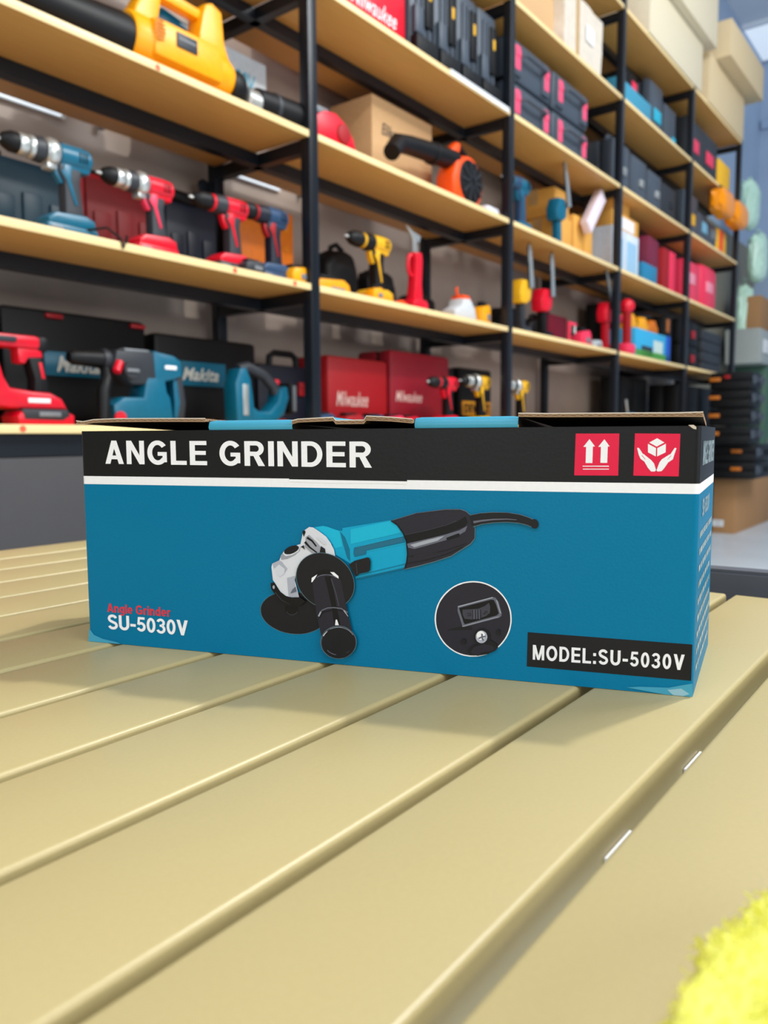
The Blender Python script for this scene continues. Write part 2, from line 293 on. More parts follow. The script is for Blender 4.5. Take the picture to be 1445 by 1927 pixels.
('ink2',[(149.2,67.0),(149.3,66.7),(149.2,66.3),(149.1,65.9),(148.8,65.5),(148.4,65.1),(148.0,64.7),(147.4,64.3),(146.8,63.9),(146.1,63.5),(145.4,63.2),(144.7,62.9),(144.0,62.7),(143.2,62.5),(142.6,62.5),(141.9,62.4),(141.3,62.5),(140.8,62.6),(140.4,62.7),(140.2,63.0),(140.0,63.2),(139.9,63.6),(139.9,64.0),(140.1,64.3),(140.3,64.8),(140.7,65.2),(141.2,65.6),(141.7,66.0),(142.4,66.4),(143.0,66.8),(143.8,67.1),(144.5,67.4),(145.2,67.6),(145.9,67.7),(146.6,67.8),(147.2,67.9),(147.8,67.8),(148.3,67.7),(148.7,67.5),(149.0,67.3)]),
('silv3',[(153.7,73.0),(155.7,74.2),(160.5,70.1),(162.7,67.6),(162.1,63.3),(157.5,63.7),(153.0,67.2)]),
('ink',[(154.1,72.1),(157.2,70.4),(159.8,67.5),(160.5,68.0),(158.0,71.2),(154.9,73.2)]),
('ink',[(152.6,69.6),(155.8,66.7),(160.3,63.9),(160.7,64.5),(156.5,67.4),(153.7,70.6)]),
('ink',[(151.7,76.4),(153.3,76.7),(153.6,75.7),(152.5,73.0),(151.9,74.6)]),
('ink2',[(162.1,63.9),(163.0,68.1),(165.5,66.6),(165.9,63.5)]),
('silv2',[(160.5,73.8),(163.9,71.8),(166.7,69.3),(165.0,69.2),(161.6,71.8)]),
('ink2',[(150.4,67.1),(152.4,68.2),(153.1,65.6),(151.8,66.6)]),
('grey2',[(143.5,39.7),(145.0,42.2),(146.8,43.9),(147.4,41.2),(144.4,40.0)]),
('ink',[(131.0,45.2),(133.4,45.6),(135.6,41.6),(140.3,38.1),(144.4,37.5),(149.6,37.9),(153.1,35.6),(149.5,32.7),(141.9,32.8),(136.7,35.7),(132.6,39.9),(131.2,41.9)]),
('grey3',[(133.7,39.8),(137.8,35.4),(143.1,33.1),(143.2,33.2),(138.0,35.6),(134.0,40.0)]),
('grey1',[(133.7,42.9),(133.7,42.7),(133.7,42.6),(133.6,42.4),(133.6,42.2),(133.5,42.1),(133.4,42.0),(133.3,41.9),(133.2,41.8),(133.1,41.8),(133.0,41.8),(132.9,41.8),(132.8,41.8),(132.7,41.9),(132.6,42.0),(132.5,42.1),(132.4,42.2),(132.4,42.3),(132.3,42.5),(132.3,42.6),(132.3,42.8),(132.3,43.0),(132.3,43.2),(132.4,43.3),(132.4,43.5),(132.5,43.6),(132.6,43.7),(132.7,43.8),(132.8,43.9),(132.9,43.9),(133.0,44.0),(133.1,43.9),(133.2,43.9),(133.3,43.9),(133.4,43.8),(133.5,43.7),(133.6,43.5),(133.7,43.4),(133.7,43.2),(133.7,43.1)]),
('ink2',[(179.9,58.3),(183.3,60.6),(190.9,62.9),(192.3,62.5),(193.0,60.5),(192.6,55.8),(191.4,54.7),(185.9,53.4),(184.0,51.5)]),
('grey3',[(184.2,59.3),(184.7,53.3),(185.0,53.4),(184.5,59.3)]),
('rim',[(180.3,38.2),(178.6,36.4),(176.6,34.9),(174.2,33.7),(171.7,32.8),(169.0,32.4),(166.2,32.3),(163.3,32.6),(160.6,33.3),(157.9,34.4),(155.4,35.9),(153.1,37.6),(151.2,39.6),(149.6,41.9),(148.4,44.3),(147.6,46.8),(147.3,49.4),(147.4,51.9),(148.0,54.4),(149.1,56.6),(150.5,58.7),(152.3,60.5),(154.4,62.0),(156.8,63.2),(159.4,64.0),(162.1,64.4),(164.9,64.4),(167.7,64.0),(170.5,63.3),(173.1,62.1),(175.5,60.7),(177.7,58.9),(179.6,56.9),(181.1,54.7),(182.2,52.4),(183.0,49.9),(183.3,47.4),(183.2,44.9),(182.7,42.5),(181.7,40.3)]),
('ink2',[(180.1,38.4),(178.4,36.6),(176.4,35.1),(174.1,34.0),(171.6,33.1),(168.9,32.7),(166.2,32.6),(163.4,32.9),(160.7,33.6),(158.0,34.7),(155.6,36.1),(153.4,37.9),(151.5,39.9),(149.9,42.1),(148.7,44.4),(148.0,46.9),(147.7,49.4),(147.8,51.9),(148.4,54.3),(149.3,56.5),(150.7,58.5),(152.5,60.3),(154.6,61.8),(156.9,62.9),(159.4,63.7),(162.1,64.1),(164.9,64.1),(167.7,63.7),(170.3,63.0),(172.9,61.9),(175.3,60.4),(177.4,58.7),(179.3,56.7),(180.8,54.6),(181.9,52.2),(182.7,49.9),(183.0,47.4),(182.9,45.0),(182.4,42.6),(181.4,40.4)]),
('ink',[(173.8,41.5),(172.9,40.5),(171.8,39.7),(170.6,39.0),(169.3,38.6),(167.9,38.3),(166.5,38.2),(165.0,38.4),(163.6,38.7),(162.3,39.3),(161.0,40.0),(159.9,40.9),(158.9,41.9),(158.2,43.0),(157.6,44.3),(157.2,45.6),(157.1,46.9),(157.2,48.2),(157.5,49.5),(158.1,50.7),(158.8,51.8),(159.8,52.7),(160.8,53.5),(162.1,54.1),(163.4,54.6),(164.8,54.9),(166.2,54.9),(167.7,54.7),(169.1,54.4),(170.4,53.8),(171.7,53.1),(172.8,52.2),(173.7,51.2),(174.4,50.1),(175.0,48.9),(175.4,47.6),(175.5,46.3),(175.4,45.0),(175.1,43.7),(174.6,42.5)]),
('ink3',[(157.3,48.2),(160.2,51.3),(166.4,52.4),(172.1,51.9),(175.1,49.2),(177.5,37.7),(179.1,31.4),(181.8,19.4),(183.7,15.8),(163.1,12.1),(162.5,16.9),(159.9,29.1)]),
('ink',[(165.3,50.8),(169.2,51.0),(172.4,33.7),(174.5,23.7),(170.6,23.4),(169.3,34.0)]),
('grey3',[(168.9,49.8),(171.6,41.5),(173.5,34.2),(174.1,34.4),(172.3,41.7),(169.6,50.0)]),
('white',[(157.0,47.1),(157.3,49.6),(160.8,51.9),(159.3,49.4),(157.6,47.2)]),
('white',[(168.7,53.6),(171.0,53.6),(173.7,51.5),(173.8,50.0),(170.9,51.6)]),
('grey2',[(160.7,49.9),(161.4,50.4),(162.3,50.9),(163.6,51.2),(164.9,51.5),(166.4,51.7),(167.9,51.7),(169.3,51.5),(170.5,51.3),(171.4,50.9),(172.1,50.4),(172.4,50.8),(171.7,51.3),(170.7,51.7),(169.4,52.0),(168.0,52.1),(166.4,52.1),(164.9,52.0),(163.5,51.7),(162.2,51.2),(161.1,50.7),(160.4,50.2)]),
('grey2',[(161.6,28.0),(163.5,31.0),(166.8,32.5),(170.7,33.0),(175.1,32.7),(178.9,30.6),(179.3,31.2),(175.3,33.4),(170.7,33.6),(166.7,33.1),(163.1,31.4),(161.0,28.3)]),
('ink',[(161.8,26.7),(164.0,29.9),(170.7,31.8),(175.7,31.6),(179.2,29.4),(179.5,29.8),(175.8,32.1),(170.7,32.3),(163.7,30.4),(161.3,26.9)]),
('grey1',[(161.7,27.4),(163.1,30.2),(162.3,30.5),(160.9,27.8)]),
('grey1',[(176.5,31.9),(179.2,28.7),(179.5,28.9),(177.2,32.3)]),
('white',[(171.8,26.4),(172.6,26.5),(173.7,23.4),(171.4,23.2)]),
('rim',[(184.4,14.3),(184.2,12.8),(183.8,11.3),(183.2,9.9),(182.2,8.5),(181.1,7.3),(179.8,6.2),(178.3,5.3),(176.7,4.5),(175.0,4.0),(173.3,3.8),(171.6,3.8),(169.9,4.0),(168.2,4.4),(166.8,5.1),(165.4,6.0),(164.3,7.0),(163.4,8.3),(162.8,9.6),(162.4,11.1),(162.2,12.6),(162.4,14.1),(162.8,15.6),(163.5,17.1),(164.5,18.4),(165.6,19.7),(167.0,20.8),(168.5,21.7),(170.1,22.4),(171.8,22.8),(173.5,23.1),(175.2,23.1),(176.9,22.9),(178.5,22.4),(179.9,21.7),(181.2,20.8),(182.3,19.8),(183.2,18.6),(183.9,17.2),(184.3,15.8)]),
('ink2',[(184.0,14.3),(183.9,12.8),(183.5,11.4),(182.8,10.0),(182.0,8.7),(180.9,7.5),(179.6,6.4),(178.2,5.5),(176.6,4.8),(175.0,4.4),(173.3,4.1),(171.6,4.1),(170.0,4.3),(168.4,4.7),(167.0,5.4),(165.7,6.2),(164.6,7.2),(163.7,8.4),(163.1,9.7),(162.7,11.2),(162.6,12.6),(162.8,14.1),(163.2,15.6),(163.8,17.0),(164.8,18.3),(165.9,19.5),(167.2,20.5),(168.6,21.4),(170.2,22.1),(171.8,22.5),(173.5,22.8),(175.2,22.8),(176.8,22.6),(178.3,22.1),(179.8,21.4),(181.0,20.6),(182.1,19.6),(182.9,18.4),(183.6,17.1),(183.9,15.7)]),
('grey3',[(184.0,14.3),(183.9,12.8),(183.5,11.4),(182.8,10.0),(182.0,8.7),(180.9,7.5),(179.6,6.4),(178.2,5.5),(176.6,4.8),(175.0,4.4),(173.3,4.1),(171.6,4.1),(170.0,4.3),(168.4,4.7),(167.0,5.4),(165.7,6.2),(164.6,7.2),(163.7,8.4),(163.1,9.7),(162.7,11.2),(162.6,12.6),(162.8,14.1),(163.2,15.6),(163.8,17.0),(164.8,18.3),(165.9,19.5),(167.2,20.5),(168.6,21.4),(170.2,22.1),(171.8,22.5),(173.5,22.8),(175.2,22.8),(176.8,22.6),(178.3,22.1),(179.8,21.4),(181.0,20.6),(182.1,19.6),(182.9,18.4),(183.6,17.1),(183.9,15.7)]),
('ink2',[(183.9,14.0),(183.7,12.6),(183.3,11.2),(182.7,9.8),(181.9,8.5),(180.8,7.4),(179.6,6.4),(178.2,5.5),(176.7,4.8),(175.1,4.4),(173.5,4.1),(171.8,4.1),(170.2,4.3),(168.7,4.7),(167.3,5.3),(166.1,6.2),(165.0,7.2),(164.2,8.3),(163.6,9.6),(163.2,10.9),(163.1,12.3),(163.3,13.8),(163.7,15.2),(164.3,16.5),(165.2,17.8),(166.3,19.0),(167.5,20.0),(168.9,20.8),(170.5,21.5),(172.1,21.9),(173.7,22.1),(175.3,22.1),(176.9,21.9),(178.3,21.5),(179.7,20.9),(180.9,20.1),(182.0,19.1),(182.8,17.9),(183.4,16.7),(183.8,15.3)]),
('white',[(164.4,16.3),(164.6,16.7),(164.8,17.1),(165.1,17.5),(165.4,17.8),(165.7,18.2),(166.0,18.6),(166.4,18.9),(166.7,19.2),(166.6,19.4),(166.2,19.1),(165.8,18.7),(165.5,18.4),(165.1,18.0),(164.8,17.7),(164.5,17.3),(164.2,16.9),(164.0,16.5)]),
('grey1',[(168.4,20.6),(169.6,21.2),(170.9,21.6),(172.2,21.9),(173.5,22.1),(174.8,22.1),(176.1,22.0),(177.4,21.7),(178.6,21.3),(179.6,20.8),(180.6,20.1),(181.5,19.3),(182.2,18.4),(182.4,18.6),(181.6,19.5),(180.8,20.3),(179.8,21.0),(178.7,21.5),(177.4,21.9),(176.2,22.2),(174.8,22.4),(173.5,22.3),(172.2,22.2),(170.8,21.8),(169.5,21.4),(168.3,20.8)]),
('grey2',[(171.9,6.4),(171.4,6.4),(170.9,6.5),(170.4,6.6),(170.0,6.7),(169.5,6.9),(169.1,7.0),(168.6,7.2),(168.2,7.4),(167.8,7.7),(167.4,7.9),(167.1,8.2),(166.7,8.5),(166.4,8.2),(166.8,7.9),(167.2,7.6),(167.6,7.3),(168.0,7.1),(168.4,6.9),(168.9,6.7),(169.3,6.5),(169.8,6.3),(170.3,6.2),(170.8,6.1),(171.4,6.1),(171.9,6.0)]),
('grey3',[(179.8,9.1),(179.6,8.9),(179.3,8.7),(179.1,8.5),(178.9,8.3),(178.7,8.2),(178.4,8.0),(178.2,7.9),(177.9,7.7),(178.1,7.5),(178.3,7.6),(178.6,7.8),(178.8,7.9),(179.1,8.1),(179.3,8.3),(179.5,8.5),(179.8,8.6),(180.0,8.8)])]
INSET=[('white',[(271.2,33.2),(271.2,31.4),(270.9,29.6),(270.6,27.9),(270.1,26.1),(269.4,24.4),(268.6,22.8),(267.6,21.2),(266.6,19.7),(265.4,18.3),(264.0,16.9),(262.6,15.7),(261.1,14.6),(259.5,13.7),(257.8,12.8),(256.1,12.2),(254.3,11.6),(252.5,11.2),(250.6,11.0),(248.8,10.9),(246.9,11.0),(245.1,11.2),(243.4,11.6),(241.6,12.2),(240.0,12.9),(238.4,13.8),(236.9,14.8),(235.5,15.9),(234.2,17.1),(233.1,18.5),(232.1,20.0),(231.2,21.6),(230.5,23.2),(229.9,24.9),(229.5,26.7),(229.2,28.5),(229.1,30.3),(229.2,32.1),(229.5,34.0),(229.9,35.8),(230.4,37.6),(231.2,39.3),(232.0,41.0),(233.0,42.6),(234.2,44.1),(235.4,45.5),(236.8,46.8),(238.3,48.0),(239.9,49.1),(241.5,50.0),(243.2,50.8),(245.0,51.4),(246.8,51.9),(248.6,52.2),(250.4,52.4),(252.2,52.4),(254.0,52.3),(255.8,52.0),(257.6,51.5),(259.2,51.0),(260.8,50.2),(262.4,49.4),(263.8,48.4),(265.1,47.2),(266.3,46.0),(267.4,44.6),(268.4,43.2),(269.2,41.7),(269.9,40.1),(270.5,38.4),(270.9,36.7),(271.1,35.0)]),
('ink3',[(270.5,33.2),(270.5,31.4),(270.3,29.7),(269.9,28.0),(269.4,26.3),(268.8,24.7),(268.0,23.1),(267.1,21.6),(266.0,20.1),(264.9,18.7),(263.6,17.4),(262.2,16.3),(260.7,15.2),(259.2,14.3),(257.6,13.5),(255.9,12.8),(254.2,12.3),(252.4,11.9),(250.6,11.7),(248.8,11.6),(247.1,11.7),(245.3,11.9),(243.6,12.3),(241.9,12.8),(240.3,13.5),(238.8,14.4),(237.4,15.3),(236.0,16.4),(234.8,17.6),(233.7,18.9),(232.7,20.4),(231.9,21.9),(231.2,23.5),(230.6,25.1),(230.2,26.9),(230.0,28.6),(229.9,30.4),(230.0,32.1),(230.2,33.9),(230.6,35.7),(231.2,37.4),(231.8,39.1),(232.7,40.7),(233.7,42.2),(234.8,43.7),(236.0,45.0),(237.3,46.3),(238.7,47.5),(240.2,48.5),(241.8,49.4),(243.5,50.1),(245.2,50.8),(246.9,51.2),(248.7,51.5),(250.4,51.7),(252.2,51.7),(253.9,51.6),(255.6,51.3),(257.3,50.9),(258.9,50.3),(260.5,49.6),(261.9,48.8),(263.3,47.8),(264.6,46.7),(265.8,45.5),(266.9,44.2),(267.8,42.8),(268.6,41.4),(269.3,39.8),(269.8,38.2),(270.2,36.6),(270.4,34.9)]),
('ink2',[(236.1,24.7),(244.5,27.6),(249.6,27.6),(250.3,25.8),(236.4,24.4)]),
('grey2',[(242.0,38.3),(261.0,44.4),(262.4,44.2),(264.2,41.9),(265.9,35.9),(265.7,34.4),(264.6,33.5),(245.6,27.1),(244.7,27.2),(241.9,35.7)]),
('grey1',[(242.3,37.7),(261.0,43.9),(260.9,44.4),(242.2,38.2)]),
('grey1',[(262.9,42.8),(265.1,35.8),(265.5,35.9),(263.3,42.9)]),
('grey1',[(244.6,27.1),(264.3,33.8),(264.2,34.1),(244.5,27.4)]),
('ink',[(242.8,37.3),(260.4,43.0),(261.7,42.8),(262.8,40.7),(264.4,35.8),(263.2,34.6),(246.0,28.6),(245.4,29.4)]),
('grey3',[(244.7,36.5),(249.6,37.1),(253.2,37.6),(256.7,39.2),(259.0,41.2),(259.8,39.1),(259.6,35.8),(257.5,33.9),(253.9,32.2),(249.6,31.5),(245.9,31.6),(244.8,33.8)]),
('ink3',[(250.1,36.8),(250.2,31.8),(250.5,31.8),(250.4,36.9)]),
('grey2',[(250.8,36.9),(250.9,31.8),(251.3,31.8),(251.2,36.9)]),
('ink3',[(251.6,36.9),(251.7,31.9),(252.0,31.9),(251.9,36.9)]),
('grey2',[(252.3,37.0),(252.4,31.9),(252.7,31.9),(252.6,37.0)]),
('ink3',[(253.0,37.0),(253.1,32.0),(253.4,32.0),(253.3,37.0)]),
('grey2',[(253.7,37.1),(253.8,32.0),(254.2,32.0),(254.0,37.1)]),
('ink3',[(254.4,37.1),(254.5,32.1),(254.9,32.1),(254.8,37.1)]),
('ink',[(247.4,34.5),(249.1,34.7),(249.2,33.7),(247.4,33.5),(247.4,33.3),(249.4,33.5),(249.3,34.9),(247.4,34.8)]),
('ink',[(256.1,35.6),(256.3,34.8),(257.3,35.0),(257.2,36.2),(258.0,36.7),(258.1,35.4),(258.3,35.4),(258.2,36.9),(256.9,36.4),(257.1,35.1),(256.4,35.0),(256.4,35.6)]),
('ink2',[(259.9,22.9),(259.8,22.2),(259.7,21.5),(259.4,20.8),(259.1,20.2),(258.6,19.6),(258.1,19.1),(257.5,18.7),(256.8,18.3),(256.1,18.1),(255.4,18.0),(254.7,18.0),(254.1,18.1),(253.4,18.3),(252.8,18.7),(252.2,19.1),(251.8,19.6),(251.4,20.2),(251.1,20.8),(251.0,21.5),(250.9,22.2),(250.9,22.9),(251.1,23.6),(251.4,24.3),(251.8,24.9),(252.2,25.5),(252.7,26.0),(253.3,26.4),(254.0,26.7),(254.7,27.0),(255.4,27.1),(256.1,27.1),(256.8,26.9),(257.4,26.7),(258.0,26.4),(258.6,26.0),(259.0,25.5),(259.4,24.9),(259.7,24.3),(259.8,23.6)]),
('ink',[(259.0,23.0),(258.9,22.4),(258.8,21.8),(258.6,21.3),(258.3,20.8),(257.9,20.3),(257.5,19.9),(257.0,19.6),(256.5,19.3),(255.9,19.1),(255.4,19.0),(254.8,19.0),(254.2,19.1),(253.7,19.3),(253.2,19.6),(252.8,19.9),(252.4,20.3),(252.1,20.8),(251.8,21.3),(251.7,21.9),(251.7,22.4),(251.7,23.0),(251.8,23.6),(252.1,24.1),(252.3,24.7),(252.7,25.1),(253.2,25.5),(253.7,25.9),(254.2,26.1),(254.7,26.3),(255.3,26.4),(255.9,26.4),(256.4,26.3),(257.0,26.1),(257.5,25.9),(257.9,25.5),(258.3,25.1),(258.6,24.6),(258.8,24.1),(258.9,23.6)]),
('silv1',[(258.4,22.7),(258.4,22.1),(258.2,21.6),(258.1,21.1),(257.8,20.6),(257.5,20.2),(257.1,19.8),(256.7,19.5),(256.2,19.2),(255.8,19.1),(255.2,19.0),(254.8,19.0),(254.3,19.1),(253.8,19.3),(253.4,19.5),(253.0,19.8),(252.7,20.2),(252.4,20.7),(252.2,21.2),(252.1,21.7),(252.1,22.2),(252.1,22.8),(252.2,23.3),(252.4,23.8),(252.7,24.3),(253.0,24.7),(253.3,25.1),(253.8,25.4),(254.2,25.6),(254.7,25.8),(255.2,25.9),(255.7,25.9),(256.2,25.8),(256.6,25.6),(257.1,25.4),(257.4,25.1),(257.8,24.7),(258.0,24.2),(258.2,23.7),(258.4,23.2)]),
('white',[(257.1,23.4),(257.1,23.0),(257.0,22.6),(256.9,22.3),(256.7,22.0),(256.4,21.6),(256.2,21.4),(255.9,21.2),(255.6,21.0),(255.2,20.9),(254.9,20.8),(254.5,20.8),(254.2,20.9),(253.9,21.0),(253.6,21.2),(253.3,21.4),(253.1,21.7),(252.9,22.0),(252.8,22.3),(252.7,22.7),(252.6,23.1),(252.7,23.4),(252.7,23.8),(252.9,24.2),(253.1,24.5),(253.3,24.8),(253.5,25.1),(253.8,25.3),(254.2,25.4),(254.5,25.6),(254.8,25.6),(255.2,25.6),(255.5,25.6),(255.9,25.4),(256.2,25.2),(256.4,25.0),(256.7,24.8),(256.8,24.5),(257.0,24.1),(257.1,23.8)]),
('grey2',[(255.0,24.3),(255.9,24.2),(256.1,23.0),(257.4,23.4),(257.6,22.7),(256.1,22.1),(256.7,20.6),(255.8,20.4),(255.2,21.8),(253.8,21.1),(253.4,21.8),(255.1,22.7)]),
('ink2',[(265.5,25.6),(265.5,25.4),(265.4,25.2),(265.4,24.9),(265.2,24.7),(265.1,24.6),(264.9,24.4),(264.8,24.2),(264.6,24.1),(264.4,24.1),(264.1,24.0),(263.9,24.0),(263.7,24.1),(263.5,24.1),(263.4,24.3),(263.2,24.4),(263.1,24.6),(262.9,24.8),(262.9,25.0),(262.8,25.2),(262.8,25.4),(262.8,25.7),(262.9,25.9),(262.9,26.1),(263.0,26.4),(263.2,26.5),(263.3,26.7),(263.5,26.9),(263.7,26.9),(263.9,27.0),(264.1,27.1),(264.3,27.1),(264.6,27.0),(264.7,26.9),(264.9,26.8),(265.1,26.7),(265.2,26.5),(265.3,26.3),(265.4,26.1),(265.5,25.9)]),
('ink2',[(246.8,19.3),(246.8,19.1),(246.8,18.9),(246.7,18.6),(246.6,18.4),(246.4,18.2),(246.3,18.0),(246.1,17.9),(245.9,17.8),(245.7,17.7),(245.5,17.7),(245.2,17.7),(245.0,17.7),(244.8,17.8),(244.7,17.9),(244.5,18.1),(244.3,18.2),(244.2,18.4),(244.1,18.6),(244.1,18.9),(244.1,19.1),(244.1,19.4),(244.1,19.6),(244.2,19.8),(244.3,20.0),(244.5,20.2),(244.6,20.4),(244.8,20.5),(245.0,20.6),(245.2,20.7),(245.4,20.8),(245.7,20.8),(245.9,20.7),(246.1,20.6),(246.3,20.5),(246.4,20.4),(246.6,20.2),(246.7,20.0),(246.8,19.8),(246.8,19.6)]),
('ink2',[(247.5,13.9),(249.7,17.0),(253.3,18.4),(256.9,19.4),(260.4,21.1),(263.3,19.2),(264.4,17.5),(262.6,15.5),(258.7,13.4),(253.3,12.0),(249.7,12.4)]),
('ink3',[(249.3,13.7),(251.1,16.4),(254.4,17.7),(256.9,18.7),(260.8,18.3),(262.6,16.6),(259.8,14.6),(254.0,12.4),(250.4,12.7)]),
('ink2',[(255.1,13.8),(258.7,15.0),(260.8,14.8),(258.0,13.2),(254.4,12.3)])]
ARROWS=[('red',[(302.6,130.6),(323.7,130.5),(323.6,109.6),(302.2,109.5)]),
('white',[(309.4,127.8),(312.1,124.1),(311.1,124.1),(311.0,115.8),(307.7,115.8),(307.8,123.9),(306.4,123.9)]),
('white',[(316.6,127.7),(319.2,124.1),(318.3,124.1),(318.2,115.9),(314.9,115.9),(315.0,123.9),(313.7,123.9)]),
('white',[(306.3,114.0),(319.1,114.0),(319.0,114.5),(306.3,114.4)]),
('white',[(306.4,112.5),(319.1,112.6),(319.1,113.0),(306.4,112.9)])]
HANDS=[('red',[(331.1,130.5),(352.1,130.2),(351.9,109.5),(330.8,109.7)]),
('white',[(341.5,128.1),(344.9,126.0),(341.4,124.0),(337.9,126.0)]),
('white',[(337.3,125.4),(341.1,123.3),(341.1,119.2),(337.4,121.2)]),
('white',[(341.7,123.3),(345.6,125.4),(345.6,121.2),(341.7,119.2)]),
('white',[(332.3,123.2),(332.7,123.5),(333.4,123.0),(334.9,120.6),(335.6,120.2),(339.2,117.2),(340.4,115.7),(341.4,112.4),(340.8,111.8),(339.1,111.8),(337.5,113.7),(335.9,116.6),(334.0,118.0),(333.1,120.0)]),
('white',[(350.5,123.1),(349.9,123.5),(349.4,122.9),(347.9,120.4),(347.3,120.1),(343.9,117.8),(342.9,116.3),(341.6,112.4),(342.1,111.8),(344.0,112.0),(345.3,113.7),(346.9,116.3),(349.0,117.8),(349.6,120.1)]),
('red',[(334.5,119.7),(336.2,117.7),(336.4,117.8),(334.7,119.8)]),
('red',[(348.2,119.8),(346.5,117.8),(346.6,117.7),(348.3,119.6)])]
# ------------------------------------------------------------------ the setting
TAUPE = mat('taupe_wall', (176, 160, 148), .42, bump=.03, scale=8, var=.05)
BLUEW = mat('blue_grey_wall', (158, 178, 204), .6, var=.05, scale=3)
CEIL = mat('grey_ceiling', (214, 222, 232), .8, var=.03, scale=3)
FLOOR = mat('pale_grey_floor', (206, 216, 224), .3, var=.09, scale=1.6)
b = MB(); b.box((0, 0, -.05), (22, 22, .1), FLOOR); o = struct(b.build('floor')); o.location = (1, 4, 0)
b = MB(); b.box((.75, .57, 2.3), (7.9, .2, 4.6), TAUPE); struct(place(b.build('wall_left'), 0, 0, 0))
b = MB(); b.box((5.8, .57, 3.65), (2.2, .2, 1.9), BLUEW); b.box((5.8, .57, 1.35), (2.2, .2, 2.7), mat('olive_wall', (126, 122, 108), .6, var=.05, scale=4)); struct(place(b.build('wall_left'), 0, 0, 0))
b = MB(); b.box((7.0, -2.2, 2.3), (.2, 5.34, 4.6), BLUEW); b.box((6.88, -2.2, 3.95), (.05, 5.3, .09), mat('blue_beam', (150, 172, 200), .5)); struct(place(b.build('wall_far'), 0, 0, 0))
b = MB(); b.box((1.95, -2.0, 4.65), (10.3, 5.34, .1), CEIL); struct(place(b.build('ceiling'), 0, 0, 0))

CEILGLOW = mat('lit_ceiling_glow', (222, 232, 240), .5, emit=.62, var=.01)  # glowing sheet paints in the brightly lit ceiling by the end wall
o = thing('lit_ceiling_patch', 'wide pale glowing sheet standing for brightly lit ceiling at the far end', 'ceiling glow')
b = MB(); b.box((0, 0, 0), (.76, 2.82, .02), CEILGLOW, bev=.004); b.build('glow_sheet', o)
b = MB()
for sx in (-.39, .39): b.box((sx, 0, .005), (.03, 2.84, .04), CEIL)
b.box((0, -1.42, .005), (.76, .02, .04), CEIL)
b.build('frame', o); place(o, 6.48, -.95, 4.575)  # edging of the glowing sheet, part of the lit-ceiling stand-in
GLINT = mat('wall_glint_glow', (226, 240, 250), .5, emit=1.0, var=.01)  # glowing bars stand in for ceiling-lamp reflections on the wall
for t0, t1, lb in ((-1.05, -.81, 'thin glowing bar standing for a lamp reflection high on the wall above the teal drill'), (-.225, .0, 'thin glowing bar standing for a lamp reflection high on the wall above the orange tool tray')):
    o = thing('wall_glint', lb, 'ceiling glow')
    b = MB(); b.box((0, 0, 0), (t1-t0, .012, .022), GLINT, bev=.005); b.build('tube', o)  # glowing bar for the reflection, not a lamp tube
    b = MB(); b.box((0, .008, .004), (t1-t0+.03, .008, .032), WHITE, bev=.002); b.box((t1-t0, 0, 0), (.012, .016, .018), GREY); b.build('glint_backing', o)
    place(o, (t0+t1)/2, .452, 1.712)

# ------------------------------------------------------------------ shelving rack
PT = [-.315+1.157*k for k in range(-1, 5)]
LV = {'G': .878, 'B': 1.283, 'A': 1.702, 'C': 2.112, 'E': 2.54, 'F': 2.97}
rack = thing('shelving_rack', 'long black steel shelving rack with pale wooden shelves along the wall', 'shelving')
rack.matrix_world = RACK
RED_ST = mat('price_dot', (226, 96, 60), .5)
for p in PT:
    b = MB(); b.box((p, .0175, 1.6+ZF/2), (.036, .036, 3.2-ZF), STEEL, bev=.003); b.build('front_post', rack)
    b = MB(); b.box((p, .415, 1.6+ZF/2), (.036, .036, 3.2-ZF), STEEL, bev=.003); b.build('rear_post', rack)
    for z in LV.values(): b = MB(); b.box((p, .217, z-.036), (.03, .36, .034), STEEL); b.build('cross_beam', rack)
for a, q in zip(PT, PT[1:]):
    for z in LV.values():
        b = MB(); b.box(((a+q)/2, .200, z-.009), (q-a-.038, .396, .018), WOOD, bev=.001); b.box(((a+q)/2, .001, z-.009), (q-a-.038, .002, .0182), BAND, bev=.0005); b.build('shelf_board', rack)
for z in LV.values(): b = MB(); b.box(((PT[0]+PT[-1])/2, .225, z-.036), (PT[-1]-PT[0], .032, .034), STEEL); b.build('long_beam', rack)
b = MB(); b.box(((PT[0]+PT[-1])/2, .03, .835), (PT[-1]-PT[0], .02, .046), STEEL); b.build('front_beam', rack)
b = MB(); b.cyl((-.365, .41, 1.62), (-.365, .42, 1.62), .022, STEEL); b.box((-.345, .415, 1.62), (.03, .01, .03), STEEL); b.build('wall_bracket', rack)
for t, z in ((-1.2, .869), (-.84, 1.692), (-.62, 1.274), (-.40, 1.274)): b = MB(); b.cyl((t, -.001, z), (t, .002, z), .007, RED_ST); b.build('price_sticker', rack)
CAB = mat('charcoal_cabinet', (60, 58, 60), .6, var=.03, scale=20)
for a, q in zip(PT, PT[1:]):
    b = MB(); b.box(((a+q)/2, .028, .487), (q-a-.04, .018, .646), CAB, bev=.002); b.build('lower_panel', rack)

